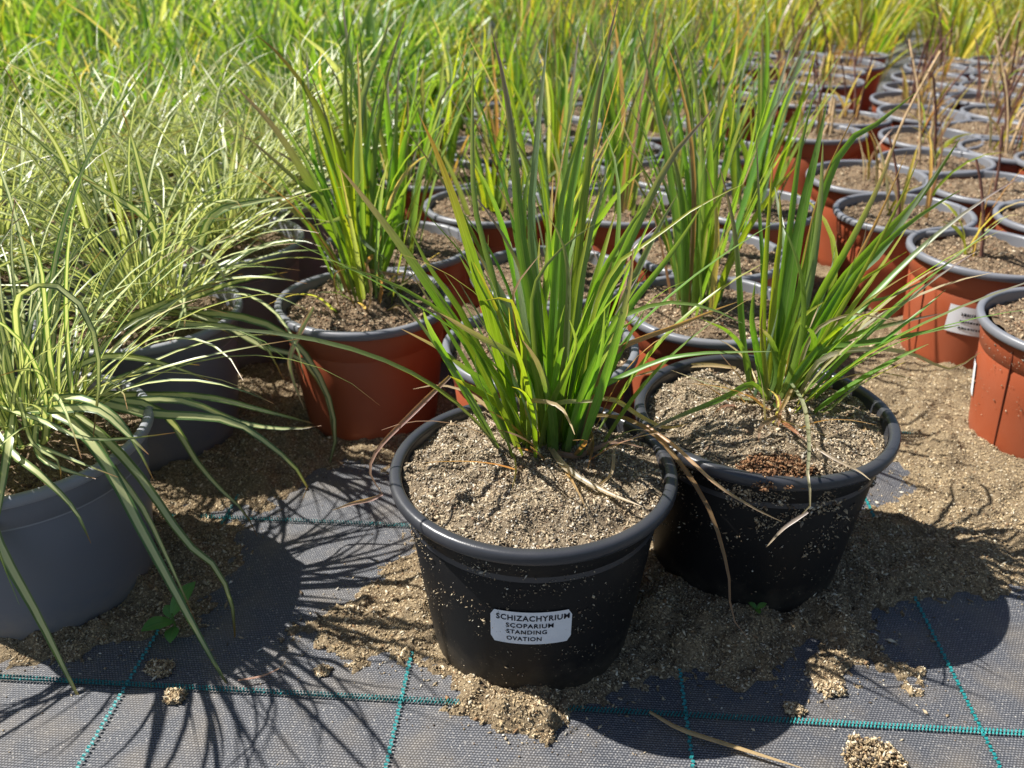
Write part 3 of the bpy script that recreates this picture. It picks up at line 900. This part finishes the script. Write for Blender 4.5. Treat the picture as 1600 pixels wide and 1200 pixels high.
# ------------------------------------------------------------------ pots
def lip(rc, hw, z, hh):
    a = np.linspace(0, 2 * math.pi, 14, endpoint=False)
    # squarish rolled lip
    return [(rc + hw * np.sign(np.cos(t)) * abs(np.cos(t)) ** .7, z + hh * np.sign(np.sin(t)) * abs(np.sin(t)) ** .7) for t in a]


def pot_meshes(tagname, R_, H_, rb, rt, groove, lipw=.0056, liph=.0066, n=64, deep=.035):
    zt = H_ - liph
    prof = [(.0, .003), (rb * .9, .003), (rb * .97, .0), (rb, .003)]
    k = (rt - rb) / zt
    g = groove
    for z in (.02, .05, .08, g - .004):
        prof.append((rb + k * z, z))
    prof += [(rb + k * g - .0012, g - .0012), (rb + k * g - .0012, g + .0012), (rb + k * g + .0006, g + .003)]
    prof += [(rt + .0006, zt - .01), (rt + .0006, zt - .0006), (rt + .0004, zt), (rt - .001, zt + .0008)]
    v, f = lathe(prof, n)
    body = mesh_np(tagname + '_pot', v, f)
    v, f = lathe(lip(R_ - lipw, lipw, H_ - liph, liph), n, True)
    ri = R_ - 2 * lipw - .0004
    v2, f2 = lathe([(ri, zt + .002), (ri - .0004, zt - .003), (ri - .002, H_ - deep)], n)
    v, f = np.vstack([v, v2]), np.vstack([f, f2 + len(v)])
    rim = mesh_np(tagname + '_rim', v, f)
    return body, rim


POT = dict(
    black=(*pot_meshes('black', .115, .1706, .0850, .1055, .136, .0050, .0056), 'black', 'black_rim', .115, .1706),
    red=(*pot_meshes('red', .1046, .160, .080, .0968, .118, .0046, .0052), 'red', 'red_rim', .1046, .160),
    grey=(*pot_meshes('grey', .113, .166, .086, .1060, .130, .0042, .0050), 'grey', 'grey_rim', .115, .168),
)


def soil_disc(R_, z, mound, seed, amp=.004):
    rings, n = 26, 72
    t = np.arange(n) * 2 * math.pi / n
    v = [(0, 0, z + mound)]
    for i in range(1, rings + 1):
        r = R_ * i / rings
        for a in t:
            v.append((r * math.cos(a), r * math.sin(a), 0))
    v = np.array(v)
    x, y = v[:, 0], v[:, 1]
    rr = np.hypot(x, y) / R_
    v[:, 2] = z + mound * (1 - rr ** 2) + fbm(x * 70, y * 70, seed, 4) * amp * 1.4 + fbm(x * 20, y * 20, seed + 9, 2) * amp
    f = [(0, 1 + i, 1 + (i + 1) % n) for i in range(n)]
    tri = np.array(f)
    q = []
    for i in range(rings - 1):
        for j in range(n):
            a, b = 1 + i * n + j, 1 + i * n + (j + 1) % n
            q.append((a, a + n, b + n)); q.append((a, b + n, b))
    return v, np.vstack([tri, np.array(q)])


def soil_pair(R_, z, mound, seed, count, pal, p, amp=.004, size=1.):
    v, f = soil_disc(R_, z, mound, seed, amp)
    bed = mesh_np('soil', v, f)
    r = R_ * .985 * np.sqrt(rng.uniform(0, 1, count))
    a = rng.uniform(0, 2 * math.pi, count)
    x, y = r * np.cos(a), r * np.sin(a)
    rr = r / R_
    hz = z + mound * (1 - rr ** 2) + fbm(x * 70, y * 70, seed, 4) * amp * 1.4 + fbm(x * 20, y * 20, seed + 9, 2) * amp
    s = (rng.gamma(2.6, .00024, count) + .00035) * size
    V, F, Cc = octa_grains(np.stack([x, y, hz + s * .2], 1), s, grain_cols(count, pal, p))
    return bed, mesh_np('soil_grains', V, F, Cc, smooth=False)


RED_SOILS = [soil_pair(.0945, .1475, .004, 40 + i * 5, 2600, BROWN, BROWN_P, .006, 1.45) for i in range(3)]
GREY_SOIL = soil_pair(.101, .146, .006, 70, 1500, BROWN, BROWN_P, .006, 1.6)
ALL_POTS = []


def seam_mesh(rb, rt, zt, z0=.006):
    k = (rt - rb) / zt
    v = []
    for z in (z0, zt - .004):
        r = rb + k * z
        for s in (-1, 1):
            v.append((r - .001, s * .0009, z)); v.append((r + .0007, s * .0006, z))
    f = [(0, 1, 5, 4), (1, 3, 7, 5), (3, 2, 6, 7)]
    return mesh_np('mould_seam', v, f, smooth=False)


SEAM = seam_mesh(.080, .0968, .1468)


def put_pot(root, kind, seams=()):
    b, r, mb, mr, R_, H_ = POT[kind]
    p = obj('pot', b, M[mb], root)
    obj('rim', r, M[mr], p)
    for a in seams:
        s = obj('mould_seam', SEAM, M['seam'], p)
        s.rotation_euler.z = a
    return p


def put_soil(root, pair, mat):
    s = obj('soil', pair[0], M[mat], root)
    obj('soil_grains', pair[1], M['grain'], s, 'stuff')
    return s


def pot_specks(root, rb, rt, zt, n, side=None, lo=.01, pal=PALE, p=PALE_P, size=1., top=.55):
    """crumbs stuck to the outside of a pot"""
    z = lo + (zt - .004 - lo) * rng.uniform(0, 1, n) ** top
    a = rng.uniform(-math.pi, math.pi, n) if side is None else rng.normal(side[0], side[1], n)
    r = rb + (rt - rb) * z / zt + .0006
    clump = fbm(a * 4, z * 60, 77, 2) + .35 * (z / zt) > rng.uniform(.0, .5, n)
    a, z, r = a[clump], z[clump], r[clump]
    s = (rng.gamma(1.6, .00026, len(a)) + .00025) * size
    v, f, c = octa_grains(np.stack([r * np.cos(a), r * np.sin(a), z], 1), s, grain_cols(len(a), pal, p))
    return obj('soil_specks', mesh_np('soil_specks', v, f, c, smooth=False), M['grain'], root, 'stuff')


# ------------------------------------------------------------------ the labelled pot
root = empty('potted_grass', (.0173, .5875, 0), 'blue green grass in a black pot with a white printed label', 'potted grass')
ALL_POTS.append((.0173, .5875))
put_pot(root, 'black')
put_soil(root, soil_pair(.1043, .1610, .008, 5, 26000, PALE, PALE_P, .0065, .96), 'soil_pale')
pot_specks(root, .0850, .1058, .164, 2600, (-1.95, .7), size=.9, top=.5)
HC = (.036, .628, .166)
traced(root, HERO_BLADES)
traced(root, HERO_DRY, 'dry_blade', fold=.3)
for d in tuft(HC, 58, 'blue', 12, .040):
    v, f, c, b = d
    z = v[:, 2] - .166
    k = .74 if z.max() > .17 else 1.     # the tallest leaves are the traced ones
    q = np.array([[HC[0], HC[1], .166]])
    leaf_obj('blade', ((v - q) * np.array([[1.25, 1.1, k]]) + q if k < 1 else v, f, c, b), root, M['leaf'])


for d in tuft((HC[0], HC[1] - .004, .166), 26, 'thatch', 9, .046, (.0173, .5875, .1, .166)):
    leaf_obj('dry_blade', d, root, M['leaf'])


# printed label wrapped round the front of the pot
def cone_point(s, z, off):
    """s metres round the wall from straight ahead of the camera side, z height"""
    r = .0850 + (.1055 - .0850) * z / .165 + off
    a = -math.pi / 2 + s / r
    return (r * math.cos(a), r * math.sin(a), z)


LX0, LX1, LZ0, LZ1 = -.0335, .0285, .0690, .1045
v, f = [], []
nu, nv = 26, 6
cr = .003
for j in range(nv + 1):
    z = LZ0 + (LZ1 - LZ0) * j / nv
    e = min(z - LZ0, LZ1 - z)
    ins = cr - math.sqrt(max(cr * cr - max(cr - e, 0) ** 2, 0)) if e < cr else 0
    for i in range(nu + 1):
        s = LX0 + ins + (LX1 - LX0 - 2 * ins) * i / nu
        v.append(cone_point(s, z + .0012 * (i / nu - .5), .0011))
for j in range(nv):
    for i in range(nu):
        a = j * (nu + 1) + i
        f.append((a, a + 1, a + nu + 2, a + nu + 1))
label = obj('label', mesh_np('label', v, f), M['paper'], root)
label['label'] = 'white rounded plant label with black capital lettering'


def lettering(text, x, z, h, width, parent):
    cu = bpy.data.curves.new('lettering', 'FONT')
    cu.body = text
    cu.size = 1
    cu.offset = .022
    cu.space_character = 1.12
    cu.resolution_u = 3
    tmp = bpy.data.objects.new('lettering_source', cu)
    COL.objects.link(tmp)
    dg = bpy.context.evaluated_depsgraph_get()
    dg.update()
    me = bpy.data.meshes.new_from_object(tmp.evaluated_get(dg))
    bpy.data.objects.remove(tmp)
    co = np.empty(len(me.vertices) * 3, dtype=np.float32)
    me.vertices.foreach_get('co', co)
    co = co.reshape(-1, 3)
    x0, x1 = co[:, 0].min(), co[:, 0].max()
    y0, y1 = co[:, 1].min(), co[:, 1].max()
    new = np.array([cone_point(x + (p[0] - x0) / (x1 - x0) * width, z + (p[1] - y0) / (y1 - y0) * h + .0012 * ((x - LX0 + (p[0] - x0) / (x1 - x0) * width) / (LX1 - LX0) - .5), .0014) for p in co], dtype=np.float32)
    me.vertices.foreach_set('co', new.ravel())
    me.update()
    me.materials.clear()
    return obj('lettering', me, M['ink'], parent)


lettering('SCHIZACHYRIUM', LX0 + .0045, .0950, .0060, .0556, label)
lettering('SCOPARIUM', LX0 + .0120, .0872, .0049, .0360, label)
lettering('STANDING', LX0 + .0124, .0804, .0045, .0308, label)
lettering('OVATION', LX0 + .0125, .0728, .0046, .0268, label)

# ------------------------------------------------------------------ the second black pot
root = empty('potted_grass', (.2256, .6783, 0), 'wide fanned grass in a black pot with brown peat clump at its rim', 'potted grass')
ALL_POTS.append((.2256, .6783))
put_pot(root, 'black')
put_soil(root, soil_pair(.1043, .157, .007, 15, 20000, PALE, PALE_P, .006, .98), 'soil_pale')
pot_specks(root, .0850, .1058, .164, 5200, (-1.5, .75), size=1.5, top=.24)
traced(root, SECOND_BLADES)
traced(root, SECOND_DRY, 'dry_blade', fold=.3)
for d in tuft((.252, .712, .162), 24, 'blue', 12, .036):
    v, f, c, b = d
    v = v + np.clip((v[:, 2:3] - .16), 0, 1) * np.array([[.34, .02, -.28]])
    leaf_obj('blade', (v, f, c, b), root, M['leaf'])
for d in tuft((.248, .706, .162), 24, 'thatch', 9, .044, (.2256, .6783, .1, .162)):
    leaf_obj('dry_blade', d, root, M['leaf'])
pk = obj('peat_clump', clod_mesh(.026, PEAT, 2200, None, .42), M['grain'], root, 'stuff', (-.014, -.093, .163))

# ------------------------------------------------------------------ red pot with grass, left of the labelled one
root = empty('potted_grass', (-.176, .963, 0), 'tall purple tipped grass in a terracotta pot beside a grey sedge pot', 'potted grass')
ALL_POTS.append((-.176, .963))
put_pot(root, 'red')
put_soil(root, soil_pair(.0945, .148, .007, 25, 7000, BROWN, BROWN_P, .009, 1.2), 'soil_brown')
traced(root, LEFT_RED_BLADES)
for d in tuft((-.178, .985, .150), 40, 'blue', 11, .040):
    leaf_obj('blade', d, root, M['leaf'])

for d in tuft((-.178, .980, .150), 16, 'thatch', 9, .046, (-.176, .963, .09, .150)):
    leaf_obj('dry_blade', d, root, M['leaf'])

# ------------------------------------------------------------------ the other grass pots near by, blade by blade
near = [((.030, .838), 14, 'grass in a terracotta pot directly behind the labelled black pot'),
        ((.050, 1.052), 32, 'grass in a terracotta pot, second one behind the labelled black pot'),
        ((.232, .945), 42, 'tall upright grass in a terracotta pot behind the second black pot'),
        ((.268, 1.135), 12, 'grass in a terracotta pot, second one behind the wide fanned grass')]
for (x, y), cnt, lb in near:
    root = empty('potted_grass', (x, y, 0), lb, 'potted grass')
    ALL_POTS.append((x, y))
    put_pot(root, 'red')
    put_soil(root, RED_SOILS[len(ALL_POTS) % 3], 'soil_brown')
    for d in tuft((x + random.uniform(-.01, .01), y + .015, .146), cnt, 'broad', 10, .034):
        leaf_obj('blade', d, root, M['leaf'])

# ------------------------------------------------------------------ grey pots of variegated sedge
sedge = [(-.430, .645, 150, CAREX_FRONT, 'variegated sedge drooping from a grey pot onto the ground cover'),
         (-.423, .912, 135, CAREX_MIDDLE, 'variegated sedge in a grey pot against the terracotta grass pot')]
for x, y, cnt, tr, lb in sedge:
    root = empty('potted_sedge', (x, y, 0), lb, 'potted sedge')
    ALL_POTS.append((x, y))
    put_pot(root, 'grey')
    put_soil(root, GREY_SOIL, 'soil_brown')
    traced(root, tr, mat=M['sedge'])
    for d in tuft((x, y + .01, .150), cnt, 'sedge', 12, .05, (x, y, .118, .174)):
        leaf_obj('blade', d, root, M['sedge'])
    for k in range(13 if cnt > 140 else 9):   # leaves hanging over the front of the pot
        a = random.uniform(R(-150), R(25))
        P = arc((x + .03 * math.cos(a), y + .03 * math.sin(a), .150), a, random.uniform(.16, .32), random.uniform(.55, .95), random.uniform(.9, 1.7), 12, 1.3, random.uniform(-.4, .4))
        d = np.hypot(P[:, 0] - x, P[:, 1] - y)
        P[:, 2] = np.where((d < .118) & (P[:, 2] < .174), .174, P[:, 2])
        P[:, 2] = np.maximum(P[:, 2], .004)
        leaf_obj('blade', strip(P, random.uniform(.0045, .0075), 'v', (.3 * math.cos(a), .3 * math.sin(a), 1), .2, twist=random.uniform(-.6, .6)), root, M['sedge'])
SEDGE_VAR = []
for k in range(3):
    V, F, C_, B = join(tuft((0, 0, .150), 185, 'sedge', 9, .05, (0, 0, .118, .174)))
    SEDGE_VAR.append(mesh_np('sedge_leaves', V, F, C_, B))
for i, (x, y) in enumerate([(-.405, 1.165), (-.39, 1.40), (-.67, .79), (-.65, 1.04), (-.63, 1.29), (-.62, 1.53), (-.90, 1.18), (-.88, 1.43), (-1.12, 1.55), (-.39, 1.63)]):
    root = empty('potted_sedge', (x, y, 0), 'variegated sedge in a grey pot between two front sedges and the terracotta grass rows' if i == 0
                 else 'pale variegated sedge in the dense bed behind the front two', 'potted sedge', 'variegated sedges packed in a bed')
    ALL_POTS.append((x, y))
    put_pot(root, 'grey')
    put_soil(root, GREY_SOIL, 'soil_brown')
    o = obj('leaves', SEDGE_VAR[i % 3], M['sedge'], root, 'stuff')
    o.rotation_euler.z = i * 1.7

# ------------------------------------------------------------------ rows of grass in terracotta pots going back
BLUE_VAR = []
for k in range(5):
    V, F, C_, B = join(tuft((0, 0, .146), random.randint(22, 30), 'broad', 9, .036))
    BLUE_VAR.append(mesh_np('grass_leaves', V, F, C_, B))


def free(x, y, d=.2):
    return all((x - a) ** 2 + (y - b) ** 2 > d * d for a, b in ALL_POTS)


def bed_root(name, x, y, label, cat, group):
    ALL_POTS.append((x, y))
    return empty(name, (x, y, 0), label, cat, group)


row = 0
y = 1.165
while y < 3.7:
    for i in range(4):
        x = -.165 + .215 * i + .055 * (y - 1) + (.10 if row % 2 else 0) + random.uniform(-.008, .008)
        if i == 3 and (row % 3 or y < 2.1):
            continue
        if not free(x, y, .195):
            continue
        first = row == 0 and i == 0
        root = bed_root('potted_grass', x, y, 'grass in a terracotta pot touching the back of the tall purple tipped one' if first else 'purple tipped green grass in the terracotta pot rows going back', 'potted grass', 'grass pots in rows')
        put_pot(root, 'red')
        put_soil(root, RED_SOILS[(row + i) % 3], 'soil_brown')
        o = obj('leaves', BLUE_VAR[(row * 3 + i) % 5], M['leaf'], root, 'stuff')
        o.rotation_euler.z = random.uniform(0, 6.28)
        o.scale = (1, 1, random.uniform(.75, 1.05))
    row += 1
    y += .195

# ------------------------------------------------------------------ right hand bed: terracotta pots of bare soil with dry stems
def tube(P, r0, r1, n=5):
    P = np.asarray(P, float)
    m = len(P)
    v, f = [], []
    for i, p in enumerate(P):
        r = r0 + (r1 - r0) * i / (m - 1)
        for k in range(n):
            a = 2 * math.pi * k / n
            v.append((p[0] + r * math.cos(a), p[1] + r * math.sin(a), p[2]))
    for i in range(m - 1):
        for k in range(n):
            f.append((i * n + k, i * n + (k + 1) % n, (i + 1) * n + (k + 1) % n, (i + 1) * n + k))
    return np.array(v), np.array(f)


STEMS = []
for k in range(12):
    L = random.choice((.05, .08, .11, .14, .17, .2, .24))
    a, lean = random.uniform(0, 6.28), random.uniform(.02, .7)
    P = arc((0, 0, 0), a, L, lean * .4, lean, 6)
    rs = random.choice((.0018, .0028, .0036))
    v, f = tube(P, rs, rs * .6)
    if k % 3 == 0:   # a cut, thicker sheath at the top
        v2, f2 = tube([P[-1], P[-1] + (P[-1] - P[-2]) / np.linalg.norm(P[-1] - P[-2]) * .035], rs * 1.25, rs * .7)
        f = np.vstack([f, f2 + len(v)])
        v = np.vstack([v, v2])
    STEMS.append(mesh_np('stem', v, f))
SHOOTS = []
for k in range(3):
    parts = []
    for i in range(7):
        P = arc((random.uniform(-.03, .03), random.uniform(-.01, .01), 0), random.uniform(0, 6.28), random.uniform(.06, .16), .1, random.uniform(.2, 1.5), 7)
        parts.append(strip(P, random.uniform(.004, .008), random.choice('xdkydrr'), (0, -1, .5), .2))
    SHOOTS.append(mesh_np('shoot', *join(parts)))


def bare_pot(x, y, label, group=None, seams=()):
    root = empty('terracotta_pot', (x, y, 0), label, 'plant pot', group)
    ALL_POTS.append((x, y))
    put_pot(root, 'red', seams)
    s = put_soil(root, random.choice(RED_SOILS), 'soil_brown')
    s.location.z = random.uniform(-.004, .004)
    s.rotation_euler = (random.uniform(-.04, .04), random.uniform(-.04, .04), random.uniform(0, 6.28))
    root.rotation_euler = (random.uniform(-.03, .03), random.uniform(-.03, .03), 0)
    for k in range(random.choice((1, 1, 2, 2, 3)) if y < 1.7 else random.choice((2, 3, 4, 5))):
        o = obj('stem', random.choice(STEMS), None, root, loc=(random.uniform(-.03, .03), random.uniform(-.03, .03), .145))
        o.material_slots  # shared mesh
        o.rotation_euler.z = random.uniform(0, 6.28)
    if random.random() < (.35 if y < 1.6 else .9):
        o = obj('shoot', random.choice(SHOOTS), M['leaf'], root, 'stuff', (random.uniform(-.02, .02), random.uniform(-.02, .02), .146))
        o.rotation_euler.z = random.uniform(0, 6.28)
    return root


for i, me in enumerate(STEMS):
    me.materials.append(M['stem_tan'] if i in (1, 4, 6, 9) else M['stem_brown'])

r1 = bare_pot(.640, .902, 'terracotta pot of soil with crumbs on its wall, foremost in the bare bed', None, (3.55, 4.05))
pot_specks(r1, .080, .0970, .1468, 700, (-2.2, .6))
r2 = bare_pot(.651, 1.145, 'terracotta pot of soil with a white printed sticker on its side', None, (3.45,))
bare_pot(.613, 1.328, 'terracotta pot of soil behind the one with the white sticker', None, (3.6,))
bare_pot(.857, 1.299, 'terracotta pot of soil at the right of the stickered pot', None)
bare_pot(.825, 1.479, 'terracotta pot with thin purple stem, third row of the bare bed', None)
for x, y in ((.635, 1.549), (.806, 1.66), (1.054, 1.642), (.995, 1.749), (.881, 1.869), (.657, 1.911), (1.07, 1.40)):
    bare_pot(x, y, 'terracotta pot of sandy soil with a dry stem in the packed bare bed', 'bare pots packed in a bed')
row, y = 0, 1.52
while y < 3.2:
    x = .42 + .03 * (y - 1.5) + (.108 if row % 2 else 0)
    while x < .60 * y + .42:
        xx, yy = x + random.uniform(-.012, .012), y + random.uniform(-.01, .01)
        if free(xx, yy, .196):
            bare_pot(xx, yy, 'terracotta pot of sandy soil with a dry stem in the packed bare bed', 'bare pots packed in a bed')
            x += .20
        else:
            x += .02
    row += 1
    y += .061


# stickers on the two foremost terracotta pots
def sticker(root, ang, z0, z1, half, marks):
    rb, k = .080, (.0965 - .080) / .1468

    def pt(s, z, off):
        r = rb + k * z + off
        a = ang + s / r
        return (r * math.cos(a), r * math.sin(a), z)
    v, f = [], []
    n = 8
    for j in range(3):
        for i in range(n + 1):
            v.append(pt(-half + 2 * half * i / n, z0 + (z1 - z0) * j / 2, .0014))
    for j in range(2):
        for i in range(n):
            a = j * (n + 1) + i
            f.append((a, a + 1, a + n + 2, a + n + 1))
    o = obj('label', mesh_np('sticker', v, f), M['paper'], root)
    if marks:
        v, f = [], []
        for line, zz in enumerate((.72, .46, .22)):
            s = -half * .45
            while s < half * .75:
                w = random.uniform(.0012, .0034)
                zc = z0 + (z1 - z0) * zz
                h = .0022 if line == 0 else .0015
                b = len(v)
                v += [pt(s, zc - h, .0018), pt(s + w, zc - h, .0018), pt(s + w, zc + h * random.uniform(.4, 1.3), .0018), pt(s, zc + h, .0018)]
                f.append((b, b + 1, b + 2, b + 3))
                s += w + random.uniform(.0006, .0014)
        obj('lettering', mesh_np('lettering', v, f), M['ink'], o)


sticker(r2, math.atan2(-.083, -.043), .066, .106, .030, True)
sticker(r1, R(146), .052, .095, .030, False)

# ------------------------------------------------------------------ lush green bed, far left
LUSH_VAR, REED_VAR = [], []
for k in range(5):
    LUSH_VAR.append(mesh_np('grass_leaves', *join(tuft((0, 0, .02), 62, 'lush', 9, .09))))
for k in range(4):
    REED_VAR.append(mesh_np('reed_leaves', *join(tuft((0, 0, .02), 46, 'reed', 8, .07))))
row, y = 0, 1.80
while y < 6.6:
    step = .235 if y < 3.4 else .30
    x = -.34 + .02 * y - (step / 2 if row % 2 else 0)
    while x > -.62 * y - .35:
        xx, yy = x + random.uniform(-.03, .03), y + random.uniform(-.03, .03)
        if free(xx, yy, .17):
            root = bed_root('grass_plant', xx, yy, 'broad bright green grass tuft in the dense bed behind the sedges', 'grass', 'bright green grass tufts in a bed')
            o = obj('leaves', random.choice(LUSH_VAR), M['leaf'], root, 'stuff')
            o.rotation_euler.z = random.uniform(0, 6.28)
            s = random.uniform(.85, 1.12)
            o.scale = (s, s, s)
        x -= step
    row += 1
    y += step * .9

# yellow-green reeds closing the view
row, y = 0, 3.35
while y < 8.4:
    x = -2.2 if y > 6.6 else -.15
    if y <= 6.6:
        x += .06 * y
    x += .15 * (row % 2)
    while x < .62 * y + .5:
        xx, yy = x + random.uniform(-.05, .05), y + random.uniform(-.05, .05)
        root = bed_root('reed_plant', xx, yy, 'yellow green reed tuft in the far bed beyond the bare pots', 'reed', 'yellow green reeds in the far bed')
        o = obj('leaves', random.choice(REED_VAR), M['leaf'], root, 'stuff')
        o.rotation_euler.z = random.uniform(0, 6.28)
        o.scale = (1, 1, random.uniform(.8, 1.1))
        x += .30
    row += 1
    y += .33 + .02 * row

# ------------------------------------------------------------------ small things
def oval_leaf(L, w, n=7):
    v, f = [], []
    for i in range(n):
        t = i / (n - 1)
        ww = w * math.sin(math.pi * min(max(t * .94 + .05, 0), 1)) ** .8
        z = .25 * L * math.sin(t * 2.2) * .6
        v += [(t * L, -ww, z + ww * .25), (t * L, 0, z), (t * L, ww, z + ww * .25)]
    for i in range(n - 1):
        a = i * 3
        f += [(a, a + 3, a + 4, a + 1), (a + 1, a + 4, a + 5, a + 2)]
    col = np.tile(np.array([.12, .30, .08]), (len(v), 1))
    bl = np.zeros((len(v), 3))
    bl[0::3, 0], bl[2::3, 0] = -1, 1
    return mesh_np('leaf', v, f, col, bl)


def weed(loc, label, leaves, h):
    root = empty('seedling', loc, label, 'seedling')
    v, f = tube([(0, 0, 0), (.001, 0, h * .5), (0, .001, h)], .0013, .0009)
    col = np.tile(np.array([.10, .20, .06]), (len(v), 1))
    obj('stem', mesh_np('stem', v, f, col, np.zeros((len(v), 3))), M['leaf'], root)
    for az, L, w, z, tilt in leaves:
        o = obj('leaf', oval_leaf(L, w), M['leaf'], root, loc=(0, 0, z))
        o.rotation_euler = (0, -tilt, az)


weed((SEEDLING[0] + .008, SEEDLING[1] - .006, 0), 'green oval leaved seedling sprouting by the grey pot',
     [(R(62), .034, .0085, .022, .35), (R(215), .026, .009, .016, .0), (R(-80), .020, .006, .010, -.1), (R(130), .014, .005, .02, .3)], .024)
weed((WEED[0], WEED[1], .016), 'tiny green weed in the shaded soil between the black pots',
     [(R(20), .010, .003, .006, .3), (R(150), .009, .003, .006, .3), (R(270), .008, .0025, .005, .2)], .007)

for (pal, w, pts), lb in zip(FALLEN_LEAVES, ('long tan dry straw lying across the teal thread', 'fine pale root hair curled on the shaded mat')):
    P = catmull(pts, 12)
    o = obj('dry_leaf', mesh_np('dry_leaf', *strip(P - P[0], w, pal, (0, -.2, 1), -.35)), M['leaf'], loc=tuple(P[0]))
    tag(o, lb, 'dry leaf')

# bleached board at the far end of the green bed
bm_v = np.array([(sx * .35, sy * .06, sz) for sx in (-1, 1) for sy in (-1, 1) for sz in (.0, .03)])
bm_f = np.array([(0, 1, 3, 2), (4, 6, 7, 5), (0, 4, 5, 1), (2, 3, 7, 6), (0, 2, 6, 4), (1, 5, 7, 3)])
o = obj('wooden_board', mesh_np('wooden_board', bm_v, bm_f, smooth=False), M['wood'], loc=(-2.55, 7.3, .30))
tag(o, 'pale bleached board lying at the far end of the green bed', 'board')
